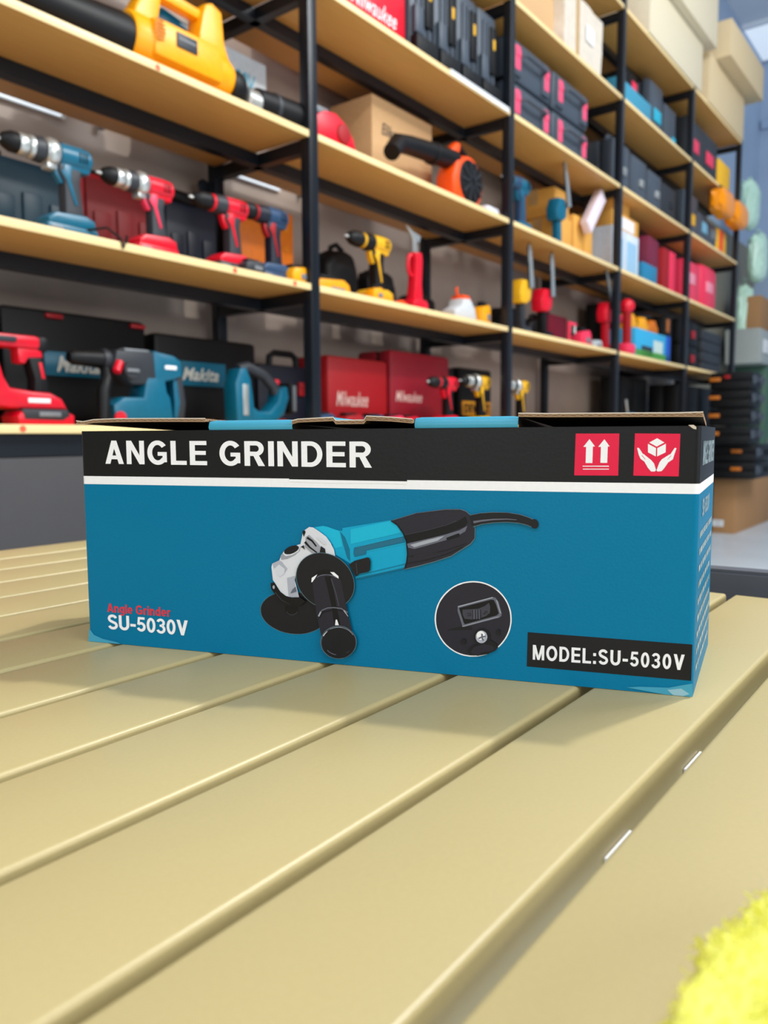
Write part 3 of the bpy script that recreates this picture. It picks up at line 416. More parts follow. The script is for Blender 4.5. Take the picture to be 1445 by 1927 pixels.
# ------------------------------------------------------------------ slatted table
SLAT = mat('khaki_painted_slat', (187, 171, 122), .36, bump=.04, scale=500, var=.02)
SLATF = mat('charcoal_table_frame', (46, 48, 52), .5)
a_ = -0.92304826; TD = Vector((math.cos(a_), -math.sin(a_), 0)); TN = Vector((math.sin(a_), math.cos(a_), 0))
TABLE = Matrix(((TD.x, TN.x, 0, 0), (TD.y, TN.y, 0, 0), (0, 0, 1, 0), (0, 0, 0, 1)))
c0, pit = .1549, .06842; S0, S1, TH = -.78, .676, .018
table = thing('slatted_table', 'outdoor table topped with khaki painted slats carrying the angle grinder box', 'table')
table.matrix_world = TABLE
for k in range(-5, 11):
    n0 = c0+k*pit+(.0095 if k == -1 else .0062); n1 = c0+(k+1)*pit
    prof = []
    r = .0022
    for i in range(5): q = R(90*i/4); prof.append((n0+r-r*math.cos(q), .72-r+r*math.sin(q)))
    for i in range(5): q = R(90*i/4); prof.append((n1-r+r*math.sin(q), .72-r+r*math.cos(q)))
    prof += [(n1, .72-TH), (n0, .72-TH)]
    M = Matrix(((0, 1, 0, 0), (1, 0, 0, 0), (0, 0, 1, 0), (0, 0, 0, 1)))
    b = MB(); b.prism(prof, S0, S1, SLAT, M=M); b.build('slat', table, ang=25)
N0 = c0-5*pit; N1 = c0+11*pit
b = MB()
for s in (S0+.04, -.05, S1-.03): b.box((s, (N0+N1)/2, .72-TH-.0155), (.04, N1-N0-.02, .031), SLATF, bev=.003)
for n in (N0+.035, N1-.035): b.box(((S0+S1)/2, n, .72-TH-.0155), (S1-S0-.1, .03, .029), SLATF, bev=.003)
b.build('frame', table)
for s in (S0+.05, S1-.05):
    for n in (N0+.05, N1-.05):
        b = MB(); b.box((s, n, .335), (.045, .045, .67), SLATF, bev=.004); b.build('leg', table)
PAPER = mat('white_paper', (232, 234, 236), .6)
for q in (.352, .262): b = MB(); b.box((q, c0-pit+.0087, .7012), (.024, .001, .010), PAPER); b.build('floor_sliver', table)  # white slips added for bright floor seen through the slat gap

# ------------------------------------------------------------------ chair at the end of the table
CH = mat('slate_chair_metal', (76, 80, 90), .5, var=.03)
ch = thing('patio_chair', 'dark slate metal chair whose curved top rail shows past the table end', 'chair')
ch.matrix_world = TABLE @ Matrix.Translation((S1+.045, .08, 0))
pts = [(.03*math.cos(math.pi*(i/12-.5))-.03+.0, -.26+.52*i/12) for i in range(13)]
b = MB(); prev = None
poly = [(x-.012, y) for x, y in pts]+[(x+.012, y) for x, y in pts[::-1]]
bb = bmesh.new(); f = bb.faces.new([bb.verts.new((x, y, .697)) for x, y in poly]); rr = bmesh.ops.extrude_face_region(bb, geom=[f])
bmesh.ops.translate(bb, vec=(0, 0, .038), verts=[v for v in rr['geom'] if isinstance(v, bmesh.types.BMVert)])
bmesh.ops.bevel(bb, geom=[e for e in bb.edges if abs(e.verts[0].co.z-e.verts[1].co.z) < 1e-6], offset=.003, segments=2, affect='EDGES')
b._add(bb, CH); b.build('top_rail', ch)
for y in (-.21, .21):
    b = MB(); b.tube([(-.012, y, .70), (.0, y, .42), (-.03, y, .01)], .012, CH); b.build('rear_leg', ch)
    b = MB(); b.tube([(.40, y, .44), (.42, y, .01)], .012, CH); b.build('front_leg', ch)
b = MB(); b.box((.2, 0, .44), (.42, .44, .03), CH, bev=.01); b.build('seat', ch)
b = MB()
b.box((-.006, 0, .57), (.008, .36, .24), CH, bev=.003); b.build('backrest', ch)
# ------------------------------------------------------------------ the angle grinder box
PR = {}
def ink(n, c, rough=.4): PR[n] = mat('print_'+n, c, rough, var=.015, spec=.25, scale=400)
for n, c in {'teal': (0, 124, 160), 'black': (34, 35, 38), 'white': (248, 248, 252), 'red': (232, 24, 70), 'redtext': (224, 58, 74), 'rim': (92, 116, 124),
             'ink': (11, 11, 13), 'ink2': (23, 23, 27), 'ink3': (38, 36, 46), 'grey1': (168, 172, 184), 'grey2': (104, 106, 120), 'grey3': (66, 66, 76),
             'cyan': (0, 164, 206), 'cyanl': (20, 184, 220), 'cyand': (0, 112, 146), 'cyand2': (34, 108, 138), 'whiteS': (220, 222, 230),
             'silv1': (176, 180, 194), 'silv2': (214, 217, 226), 'silv3': (158, 160, 170), 'dim': (166, 186, 192), 'dark': (20, 20, 22)}.items(): ink(n, c)
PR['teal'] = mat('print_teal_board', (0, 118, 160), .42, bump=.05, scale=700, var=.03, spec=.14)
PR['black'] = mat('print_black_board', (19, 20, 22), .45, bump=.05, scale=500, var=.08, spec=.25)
PR['tealtop'] = mat('print_teal_fold', (60, 160, 192), .4, var=.03)  # paler teal: light caught by the lid folds painted in; scuffs share it
BOXIN = mat('box_inside_board', (120, 90, 62), .9)
RAW = mat('raw_corrugated_edge', (158, 124, 94), .9, bump=.5, scale=700, var=.3)
LINER = mat('white_liner', (214, 200, 184), .8)
BW, BD, BH, SK = .3615, .112, .1340, .0145
U = Vector((0.94823978, -0.31755521, 0)); V = Vector((.31755521, .94823978, 0))
BOX = Matrix(((U.x, V.x, 0, -.1899), (U.y, V.y, 0, .4966), (0, 0, 1, .7202), (0, 0, 0, 1)))
box = thing('cardboard_box', 'teal and black printed carton with angle grinder picture standing on the slats', 'box')
box.matrix_world = BOX
def foot(ins=0.):
    c = [(ins, ins), (BW-ins, ins), (BW+SK-ins, BD-ins), (SK*.3+ins, BD-ins)]; out = []
    r = max(.0004, .0028-ins*.8)
    for i, p in enumerate(c):
        p = Vector(p); a = (Vector(c[i-1])-p).normalized(); q = (Vector(c[(i+1) % 4])-p).normalized()
        for k in range(5):
            s = k/4; A = p+a*r; Q = p+q*r
            out.append(tuple((A*(1-s)*(1-s)+p*2*s*(1-s)+Q*s*s)))
    return out
def shell(b, zs, mts, ins, bulge=0.):
    for (z0, z1), mt in zip(zip(zs, zs[1:]), mts):
        bb = bmesh.new(); F = foot(ins); n = len(F)
        lo = [bb.verts.new((x, y, z0)) for x, y in F]; hi = [bb.verts.new((x, y, z1)) for x, y in F]
        for k in range(n): bb.faces.new((lo[k], lo[(k+1) % n], hi[(k+1) % n], hi[k]))
        b._add(bb, mt)
b = MB(); shell(b, [.0, .1010, .1060, BH], [PR['teal'], PR['white'], PR['black']], 0.)
shell(b, [.002, BH], [BOXIN], .003)
for z, i, mt in ((.0, 0., PR['teal']), (.002, .003, BOXIN)): b.flat([(x, y, z) for x, y in foot(i)], mt)
# folded rim on top of the walls
bb = bmesh.new(); F0 = foot(0.); F1 = foot(.003); n = len(F0)
A = [bb.verts.new((x, y, BH)) for x, y in F0]; D = [bb.verts.new((x, y, BH)) for x, y in F1]
for k in range(n): bb.faces.new((A[k], A[(k+1) % n], D[(k+1) % n], D[k]))
b._add(bb, PR['black']); b.build('carton_body', box)
# lid: corrugated sheet lying a little proud of the front wall, in three raised edges joined by two teal tucks
UNDER = mat('shadow_brown_liner', (52, 38, 28), .9)  # dark brown colour paints in the shade under the lid
FLUTE = mat('kraft_flute', (176, 146, 116), .9)
def strip(name, segs, y0, y1, mt_top, mt_edge, zback):
    """segs = (x, z underside, z top) along the front edge"""
    b = MB(); bb = bmesh.new(); r = []
    for x, zl, zh in segs: r.append([bb.verts.new(p) for p in ((x, y0, zl), (x, y0, zh), (x+SK*.6, y1, zback+.0026), (x+SK*.6, y1, zback))])
    for P, Q in zip(r, r[1:]):
        for k in range(4): bb.faces.new((P[k], P[(k+1) % 4], Q[(k+1) % 4], Q[k]))
    bb.faces.new(r[0]); bb.faces.new(r[-1][::-1])
    b._add(bb, mt_top)
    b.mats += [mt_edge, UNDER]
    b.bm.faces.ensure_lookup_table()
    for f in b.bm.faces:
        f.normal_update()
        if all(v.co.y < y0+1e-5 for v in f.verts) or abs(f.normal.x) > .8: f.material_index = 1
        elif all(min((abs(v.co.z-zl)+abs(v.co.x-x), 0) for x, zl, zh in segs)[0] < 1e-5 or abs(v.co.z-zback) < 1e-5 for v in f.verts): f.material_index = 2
    o = b.build(name, box)
    return o
def flutes(x0, x1, zc, amp, n, y):
    pts = [(x0+(x1-x0)*i/n, y, zc+amp*(1 if i % 2 else -1)) for i in range(n+1)]
    return pts
zb = BH+.0001
e1 = [(-.001, 0.1386, .1404), (.004, 0.1384, .1398), (.012, 0.1393, .1410), (.03, 0.1396, .1414), (.06, 0.1394, .1411), (.0905, 0.1390, .1407)]
e2 = [(.1462, 0.1370, .1388), (.150, 0.1380, .1396), (.1715, 0.1386, .1404), (.173, 0.1368, .1386), (.1895, 0.1368, .1386), (.191, 0.1386, .1408), (.205, 0.1380, .1400), (.2172, 0.1368, .1388)]
e3 = [(.2738, 0.1396, .1411), (.29, 0.1392, .1407), (.33, 0.1388, .1404), (.350, 0.1386, .1402), (.362, 0.1384, .1404)]
for e in (e1, e2, e3):
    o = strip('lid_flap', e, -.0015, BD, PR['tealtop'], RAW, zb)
    b = MB(); top = []
    for (x, zl, zh) in e: top.append((x, -.0017, zh))
    b.tube(top, .00035, LINER, n=5); b.tube([(x, -.0017, zl) for x, zl, zh in e], .00025, FLUTE, n=5)
    for (xa, za, ya), (xb, zb2, yb) in zip(e, e[1:]):
        n = max(2, int((xb-xa)/.0022)); n += n % 2
        b.tube([(xa+(xb-xa)*i/n, -.0018, (za+ya)/2+((zb2+yb)/2-(za+ya)/2)*i/n+.00045*(1 if i % 2 else -1)) for i in range(n+1)], .0002, FLUTE, n=4)
    b.build('corrugation', o)
b = MB()
for x0, x1, z0, z1 in ((.0915, .1455, .1344, .1396), (.2178, .2734, .1344, .1399)):
    bb = bmesh.new(); n = 7; cols = []
    for x in (x0, x0+.003, x1-.003, x1):
        d = .0004 if x in (x0, x1) else 0
        cols.append([bb.verts.new((x, y, z)) for y, z in ((.0012+d, z0-.02), (.0006+d, z0-.0004), (-.0002+d, z0+.001), (.0004+d, z0+.003), (.0014+d, z1-.0008), (.0040, z1-d), (BD, zb+.0027))])
    for P, Q in zip(cols, cols[1:]):
        for k in range(n-1): bb.faces.new((P[k], Q[k], Q[k+1], P[k+1]))
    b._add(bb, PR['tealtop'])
b.build('tuck_flap', box, ang=60)

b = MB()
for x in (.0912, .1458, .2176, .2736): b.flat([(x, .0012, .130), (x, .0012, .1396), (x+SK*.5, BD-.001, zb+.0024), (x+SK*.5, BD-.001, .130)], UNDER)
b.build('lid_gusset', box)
def art(name, data, parent, y0=-.00012, dy=.000035):
    b = MB()
    for i, (c, pts) in enumerate(data):
        try: b.flat([(x/1000, y0-i*dy, z/1000) for x, z in pts], PR[c])
        except ValueError: pass
    return b.build(name, parent)
b = MB(); b.flat([(x, -.0001, z) for x, z in ((.1438, BH), (.2134, BH), (.2136, .1042), (.1432, .1045))], PR['black'])
b.flat([(x, -.00014, z) for x, z in ((.1433, .1056), (.2136, .1053), (.2136, .1036), (.20, .1040), (.17, .1037), (.1432, .1042))], PR['white'])
b.build('seal_label', box)
letters('title_lettering', box, 'ANGLE GRINDER', .0183, .1935, .1138, .1281, -.00022, PR['white'], dz=-.0012, sp=.12)
art('upright_symbol', ARROWS, box); art('handle_with_care_symbol', HANDS, box)
art('grinder_picture', GRINDER, box); art('speed_dial_picture', INSET, box)
letters('product_lettering', box, 'Angle Grinder', .0152, .0617, .0200, .0257, -.00018, PR['redtext'], sp=.08, space=.26)
letters('model_lettering', box, 'SU-5030V', .0151, .0738, .0091, .0186, -.00018, PR['white'], sp=.07)
b = MB(); b.flat([(x, -.0001, z) for x, z in ((.2794, .0082), (.2797, .0267), (.3606, .0265), (.3606, .0081))], PR['ink2']); pl_ = b.build('model_plate', box)
letters('model_lettering', pl_, 'MODEL:SU-5030V', .2825, .3572, .0122, .0201, -.00018, PR['white'], dz=.0010, sp=.15)
# right-hand side face printing (seen almost edge-on)
sd = Vector((SK, BD, 0)).normalized()
def side(s, z, off=.0002): return (BW+sd.x*s+off, sd.y*s-off*.13, z)
def side_text(name, txt, s0, s1, z0, z1, mt):
    letters(name, box, txt, s0, s1, z0, z1, 0, mt, fn=lambda s, z: side(s, z, .0003))
side_text('side_lettering', 'ANGLE GRINDER', .012, .098, .1145, .1265, PR['dim'])
side_text('side_lettering', 'SU-5030V', .02, .072, .088, .097, PR['dim'])
b = MB(); rnd = random.Random(3)
for i in range(9):
    z = .078-i*.0085; s = .010
    while s < .095-.004*i*0:
        wl = rnd.uniform(.004, .012); b.flat([side(s, z), side(min(.1, s+wl), z), side(min(.1, s+wl), z+.0032), side(s, z+.0032)], PR['dim']); s += wl+.003
b.build('side_small_print', box)
# knocked corners
CH_ = mat('scuffed_board', (150, 196, 212), .7)
def scuff(polys):
    b = MB()
    for i, (pts, mt) in enumerate(polys): b.flat([(x, -.0003-i*.0001, max(0, z)) for x, z in pts], mt)
    b.build('scuffed_corner', box)
scuff([([(.3615, .0), (.348, -.0001), (.330, .0018), (.336, .0028), (.350, .0036), (.3575, .0058), (.3612, .0068)], PR['tealtop']), ([(.3525, .0), (.3495, .0025), (.3560, .0038), (.3600, .0014), (.3570, .0)], CH_)])
scuff([([(.0, .0), (.001, .0085), (.0045, .0045), (.011, .0024), (.022, .0010), (.0245, .0)], PR['tealtop'])])
scuff([([(.3555, .1344), (.3578, .1326), (.3592, .1322), (.3592, .1334), (.3580, .1344)], LINER)])


# ------------------------------------------------------------------ yellow fuzzy thing at the bottom right
FUR = mat('yellow_pile', (246, 245, 120), .9, bump=.3, scale=120, var=.08)
fz = thing('fuzzy_cloth', 'bright yellow fuzzy cloth bunched in the near right corner of the table', 'cloth')
b = MB(); bb = bmesh.new(); bmesh.ops.create_icosphere(bb, subdivisions=5, radius=1)
surf = []
for v in bb.verts:
    p = v.co.copy(); q = .10*noise.noise(p*2.1+Vector((3, 1, 2)))+.05*noise.noise(p*5)
    v.co = Vector((p.x*.076, p.y*.072, max(-.0185, p.z*.015)))*(1+q); v.co.z = max(v.co.z, -.0185)
b._add(bb, FUR)
for f in b.bm.faces:
    n = f.normal
    c = f.calc_center_median()
b.bm.normal_update()
for f in b.bm.faces:
    c = f.calc_center_median()
    if c.z > -.016:
        for _ in range(4):
            surf.append((c.copy(), f.normal.copy() if f.normal.dot(c) > 0 else -f.normal))
b.build('cloth_body', fz)
b = MB(); bb = bmesh.new()
for c, n in surf:
    c = c+Vector([random.gauss(0, .0008) for _ in range(3)]); d = (n+Vector([random.gauss(0, .45) for _ in range(3)])).normalized(); L = random.uniform(.0012, .0028)
    t = d.cross(Vector((random.random(), random.random(), random.random()))).normalized()*.0003
    v = [bb.verts.new(p) for p in (c-t, c+t, c+t*.6+d*L*.6+Vector((0, 0, -.0002)), c+d*L+Vector((0, 0, -.0005)), c-t*.6+d*L*.6)]
    bb.faces.new((v[0], v[1], v[2], v[4])); bb.faces.new((v[4], v[2], v[3]))
b._add(bb, FUR); o = b.build('pile', fz); o['kind'] = 'stuff'
fz.location = (.124, .112, .739); fz.rotation_euler = (0, 0, R(25))
# ------------------------------------------------------------------ builders for the stock on the shelves
CL = []
def case(label, w, d, h, col, t, D, z, cat='tool case', group=None, handle=None, latches=(), lmat=None, plate=None, word=None, wordmat=None, seam=True, bev=.012, ribs=0, rz=0., lid=.5, rx=0, lsize=(.03, .045), tag_rect=None, name='tool_case'):
    """hard case standing on its edge: front face towards -y; base centre of front edge at (t, D)"""
    o = thing(name, label, cat, group)
    b = MB(); y = d/2
    if seam:
        s = d*lid
        b.box((0, s/2-.001, h/2), (w, s-.002, h), col, bev=bev); b.box((0, s+(d-s)/2+.001, h/2), (w, d-s-.002, h), col, bev=bev)
        b.box((0, d/2, h/2), (w*.97, d*.9, h*.97), BLK, bev=.004)
    else: b.box((0, y, h/2), (w, d, h), col, bev=bev)
    b.build('body', o)
    for k in range(ribs):
        x = -w/2+w*(k+1)/(ribs+1); b = MB(); b.box((x, -.002, h*.5), (w*.06, .012, h*.78), col, bev=.004); b.build('rib', o)
    if handle:
        hm, hw = handle; b = MB(); b.tube([(-hw/2, y, h-.008), (-hw/2+.004, y, h+.03), (-hw/2+.025, y, h+.042), (hw/2-.025, y, h+.042), (hw/2-.004, y, h+.03), (hw/2, y, h-.008)], .011, hm); b.build('handle', o)
    for lx, lz in latches:
        b = MB(); b.box((lx, -.004, lz), (lsize[0], .014, lsize[1]), lmat, bev=.004); b.box((lx, -.011, lz+lsize[1]*.18), (lsize[0]*.8, .008, lsize[1]*.3), lmat, bev=.002); b.build('latch', o)
    if plate:
        pm, x0, x1, z0, z1 = plate; b = MB(); b.box(((x0+x1)/2, -.002, (z0+z1)/2), (x1-x0, .007, z1-z0), pm, bev=.002); p = b.build('label_plate', o)
        if word: text('plate_lettering', p, word[0], word[1], word[2], word[3], word[4], -.0075, wordmat or WHITE, bold=.03, shear=word[5] if len(word) > 5 else 0)
    elif word: text('lettering', o, word[0], word[1], word[2], word[3], word[4], -.0015, wordmat or WHITE, bold=.004, shear=word[5] if len(word) > 5 else 0)
    place(o, t, D, z, rz, rx); CL.append(o); return o

def carton(label, w, d, h, t, D, z, col=None, group=None, rz=0., tape=True, word=None, wm=None, cat='carton', ry=0., rx=0., name='carton', band=None):
    o = thing(name, label, cat, group); col = col or CARD
    b = MB(); b.box((0, d/2, h/2), (w, d, h), col, bev=.003); b.build('carton_body', o)
    b = MB(); b.box((0, d/2, h+.0004), (w*.99, .004, .0016), CARDD); b.build('flap_seam', o)
    if tape:
        b = MB(); b.box((0, d/2, h+.001), (w, .045, .001), TAPE); b.box((-w/2-.0006, d/2, h-.035), (.001, .045, .07), TAPE); b.build('tape', o)
    if word: text('lettering', o, word[0], word[1], word[2], word[3], word[4], -.0015, wm or DGREY, bold=.01, shear=.2)
    if band:
        for bm_, z0, z1, x0, x1 in band: b = MB(); b.box(((x0+x1)/2, -.0008, (z0+z1)/2), (x1-x0, .0015, z1-z0), bm_); b.build('printed_panel', o)
    place(o, t, D, z, rz, rx, ry); return o

def drill(label, t, D, z, body, grip, batt, s=1., kind='hammer', accent=None, rz=0., cat='cordless drill', group=None, h=.205, battflat=True, collar=None, chuckc=None):
    """cordless drill standing on its battery, chuck towards -x; about .19 long and h tall"""
    o = thing('cordless_drill', label, cat, group); zt = h-.026; collar = collar or SILV; chuckc = chuckc or BLK
    b = MB(); b.lathe([(0, .022), (.004, .026), (.05, .027), (.072, .025), (.078, .019)], (.012, 0, zt), (1, 0, 0), body, 20)
    b.box((.05, 0, zt+.022), (.06, .02, .012), grip, bev=.004); b.box((.05, 0, zt-.02), (.07, .034, .02), body, bev=.006); b.build('motor_housing', o)
    for k in range(3): b = MB(); b.box((.055+k*.008, -.0265, zt), (.003, .003, .022), BLK, bev=.001); b.build('vent', o)
    if kind == 'hammer':
        b = MB(); b.lathe([(0, .022), (.004, .028), (.012, .031), (.024, .030), (.03, .026)], (-.018, 0, zt), (1, 0, 0), collar, 20); b.box((-.004, 0, zt-.026), (.024, .03, .022), collar, bev=.005); b.build('gear_case', o)
        b = MB(); b.lathe([(0, .021), (.003, .025), (.022, .027), (.026, .022)], (-.045, 0, zt), (1, 0, 0), grip, 20); b.build('clutch_ring', o)
        b = MB(); b.lathe([(0, .0225), (.004, .0245), (.010, .0245), (.014, .0225)], (-.052, 0, zt), (1, 0, 0), collar, 20); b.build('torque_ring', o)
        x0 = -.053
    else:
        b = MB(); b.lathe([(0, .020), (.003, .0235), (.022, .0255), (.036, .026)], (-.024, 0, zt), (1, 0, 0), grip, 20); b.build('clutch_ring', o)
        b = MB(); b.lathe([(0, .0205), (.002, .0225), (.008, .0225), (.010, .0205)], (-.033, 0, zt), (1, 0, 0), accent or collar, 20); b.build('torque_ring', o)
        x0 = -.033
    b = MB(); b.lathe([(0, .020), (.004, .0225), (.020, .0225), (.022, .021)], (x0, 0, zt), (-1, 0, 0), collar if kind == 'hammer' else chuckc, 20)
    b.lathe([(0, .0215), (.018, .021), (.034, .014), (.038, .009)], (x0-.018, 0, zt), (-1, 0, 0), chuckc, 20); b.cyl((x0-.054, 0, zt), (x0-.070, 0, zt), .0045, SILV, .003, 8); b.build('chuck', o)
    b = MB(); b.prism([(.012, zt-.018), (.066, zt-.018), (.060, zt-.055), (.066, .062), (.070, .040), (.020, .040), (.022, .062), (.022, zt-.055), (.010, zt-.036)], -.016, .016, grip, bev=.006); g = b.build('grip', o)
    b = MB(); b.prism([(.024, zt-.02), (.040, zt-.02), (.036, zt-.05), (.050, .075), (.044, .072), (.026, zt-.052), (.014, zt-.038)], -.0185, .0185, accent or body, bev=.002); b.build('grip_panel', g)
    b = MB(); b.prism([(.016, zt-.022), (.000, zt-.026), (.006, zt-.045), (.016, zt-.06), (.024, zt-.06), (.024, zt-.022)], -.009, .009, accent or (RED if body is not RED else BLK), bev=.003); b.build('trigger', o)
    b = MB(); b.prism([(-.028, .022), (-.030, .034), (-.010, .048), (.060, .052), (.082, .044), (.086, .022)], -.034, .034, body, bev=.007); b.build('foot', o)
    b = MB(); b.prism([(-.030, .004), (-.036, .016), (-.030, .024), (.086, .024), (.090, .010), (.084, .0)], -.036, .036, batt, bev=.006); b.box((-.012, -.0365, .012), (.028, .002, .010), GREY, bev=.001); b.build('battery', o)
    o.scale = (s, s, s); M = RACK @ Matrix.Translation((t, D, z)) @ Euler((0, 0, R(rz))).to_matrix().to_4x4() @ Matrix.Diagonal((s, s, s, 1)); o.matrix_world = M; return o

def bag(label, w, d, h, t, D, z, col=None, group=None, seed=0):
    o = thing('tool_bag', label, 'tool bag', group); b = MB(); bb = bmesh.new(); bmesh.ops.create_icosphere(bb, subdivisions=4, radius=1)
    for v in bb.verts:
        p = v.co.copy(); n_ = .16*noise.noise(p*1.7+Vector((seed, 3, 1)))+.07*noise.noise(p*4+Vector((seed, 0, 0)))
        q = Vector([math.copysign(abs(c)**.6, c) for c in p]); v.co = Vector((q.x*w*.46, q.y*d*.44, q.z*h*.46+h*.48))*(1+n_*.5); v.co.z = max(0.0, v.co.z)
    b._add(bb, col or BLK); b.build('bag_body', o)
    b = MB(); b.tube([(-w*.18, 0, h*.86), (-w*.15, 0, h*1.0), (0, 0, h*1.06), (w*.15, 0, h*1.0), (w*.18, 0, h*.86)], .009, col or BLK); b.build('handle', o)
    b = MB(); b.tube([(-w*.34, -d*.41, h*.3), (-w*.1, -d*.47, h*.34), (w*.15, -d*.46, h*.32), (w*.34, -d*.40, h*.3)], .005, GREY); b.build('zip', o)
    return place(o, t, D+d/2, z)

def battery(label, t, D, z, col, w=.10, h=.05, rz=0, group=None, d=.075, top=None):
    o = thing('tool_battery', label, 'battery', group)
    b = MB(); b.prism([(-w/2, 0), (-w/2, h*.6), (-w*.38, h*.85), (w*.3, h), (w*.46, h*.8), (w/2, h*.5), (w/2, 0)], -d/2, d/2, col, bev=.008); b.build('shell', o)
    b = MB(); b.box((0, 0, h*.98), (w*.6, d*.5, h*.25), top or BLK, bev=.003); b.build('terminal_rail', o)
    b = MB(); b.box((w*.1, -d/2-.001, h*.4), (w*.4, .003, h*.3), GREY, bev=.001); b.build('label_plate', o)
    return place(o, t, D+d/2, z, rz)

zA, zB, zC, zE, zF, zG = LV['A'], LV['B'], LV['C'], LV['E'], LV['F'], LV['G']

# ================================================================== left bay, upper shelf: yellow blower and neighbours
o = thing('leaf_blower', 'large yellow leaf blower with black nozzles lying along the top left shelf', 'leaf blower')
b = MB(); b.lathe([(0, .060), (.008, .066), (.25, .065), (.295, .060), (.315, .050)], (-.17, 0, .072), (1, 0, 0), YEL, 28)
b.box((-.02, -.005, .075), (.22, .135, .10), YEL, bev=.02); b.build('body', o)
b = MB(); b.prism([(-.160, .11), (-.150, .150), (-.105, .226), (-.075, .236), (-.070, .205), (-.085, .13), (-.08, .11)], -.03, .03, YEL, bev=.010)
b.prism([(-.09, .236), (.07, .226), (.07, .198), (-.09, .204)], -.019, .019, YEL, bev=.009)
b.prism([(.040, .11), (.040, .155), (.052, .21), (.062, .240), (.085, .252), (.118, .238), (.125, .16), (.145, .11)], -.033, .033, YEL, bev=.010); b.build('handle', o)
b = MB(); b.box((-.035, -.0745, .085), (.062, .004, .036), DGREY, bev=.001); b.box((-.035, -.0765, .088), (.05, .002, .004), GREY); b.build('rating_plate', o)
for k in range(6): b = MB(); b.box((-.115, -.0745, .066+k*.009), (.034-abs(k-2.5)*.005, .004, .0035), mat('amber_plastic', (214, 130, 0), .5)); b.build('vent', o)
b = MB(); b.lathe([(0, .056), (.02, .058), (.16, .048), (.45, .040), (.47, .036)], (-.165, 0, .066), (-1, 0, 0), BLK, 24); b.build('nozzle', o)
b = MB(); b.lathe([(0, .052), (.004, .054), (.04, .052), (.045, .048)], (.143, 0, .060), (1, 0, 0), BLK, 24); b.build('rear_cap', o)
place(o, -.715, .075, zA).matrix_world @= Matrix.Diagonal((.96, .93, .91, 1))
o = thing('blower_nozzle', 'short black flared nozzle lying on its side behind the yellow blower, next to the post', 'nozzle')
b = MB(); b.lathe([(0, .030), (.004, .034), (.05, .038), (.13, .043), (.19, .045), (.205, .040), (.208, .03)], (-.10, 0, .045), (1, 0, 0), BLK, 24); b.build('nozzle_body', o)
b = MB(); b.lathe([(0, .040), (.004, .041), (.012, .041), (.014, .039)], (-.04, 0, .045), (1, 0, 0), DGREY, 24); b.build('ring', o); place(o, -.385, .06, zA)
o = thing('metal_coupling', 'short silver threaded coupling between the yellow blower and the black nozzle', 'coupling')
b = MB(); b.lathe([(0, .03), (.003, .034), (.045, .034), (.048, .03)], (-.025, 0, .034), (1, 0, 0), SILV, 24); b.build('sleeve', o)
for k in range(5): b = MB(); b.lathe([(0, .0338), (.001, .0355), (.003, .0355), (.004, .0338)], (-.02+k*.008, 0, .034), (1, 0, 0), SILV, 24); b.build('thread', o)
place(o, -.503, .06, zA)
W2 = mat('glossy_white_box', (222, 232, 238), .3)
o = carton('flat white box with small blue lettering leaning behind the yellow blower', .36, .06, .30, -.38, .30, zA, W2, tape=False, word=('20V', .05, .13, .19, .25), wm=mat('cyan_ink', (60, 180, 214), .5), name='white_box', cat='box')
o = thing('power_tool', 'dark teal power tool partly hidden behind the yellow blower handle', 'power tool')
b = MB(); b.lathe([(0, .022), (.02, .032), (.14, .030), (.16, .02)], (-.08, 0, .30), (1, 0, -.15), TEAL, 18); b.build('body', o)
b = MB(); b.prism([(-.04, 0), (.07, 0), (.06, .05), (.03, .06), (.03, .29), (-.01, .29), (-.01, .06), (-.05, .05)], -.018, .018, DTEAL, bev=.006); b.build('handle', o)
place(o, -.52, .33, zA)
o = thing('accessory_bag', 'clear plastic bag of silver bits hanging behind the yellow blower grip', 'bag')
b = MB(); bb = bmesh.new(); bmesh.ops.create_icosphere(bb, subdivisions=4, radius=1)
for v in bb.verts: v.co = Vector((v.co.x*.07, v.co.y*.03, v.co.z*.1+.1))*(1+.25*noise.noise(v.co*4)); v.co.z = max(0, v.co.z)
b._add(bb, mat('clear_film', (226, 226, 236), .2, bump=.5, scale=60)); b.build('bag_body', o)
b = MB(); b.box((0, 0, .205), (.06, .004, .03), WHITE); b.build('header', o); place(o, -.74, .30, zA)

# ================================================================== left bay, middle shelf: drills before open cases
drill('teal and black hammer drill with big silver gear case, leftmost on the drill shelf', -1.068, .078, zB, TEAL, DGREY, TEAL, 1.00, accent=TEAL, h=.202)
drill('red hammer drill with big silver gear case standing before the dark red case', -.842, .078, zB, RED, DGREY, RED, .95, accent=PINK, h=.200)
drill('red drill with black chuck standing before the dark navy case', -.597, .08, zB, RED, DGREY, DGREY, .965, 'plain', accent=RED, h=.205, collar=DGREY)
drill('navy blue drill with red rear cap standing before the orange tray', -.445, .08, zB, BLUE, NAVY, BLUE, .97, 'plain', accent=DRED, h=.212, collar=DGREY)
o = thing('side_handle', 'black auxiliary handle lying across the top of the navy case', 'handle')
b = MB(); b.lathe([(0, .013), (.01, .018), (.09, .020), (.11, .014)], (-.06, 0, .02), (1, 0, -.05), BLK, 14); b.build('grip', o)
b = MB(); b.cyl((-.06, 0, .02), (-.08, 0, .021), .006, SILV); b.build('thread', o); place(o, -.52, .33, zB+.235)
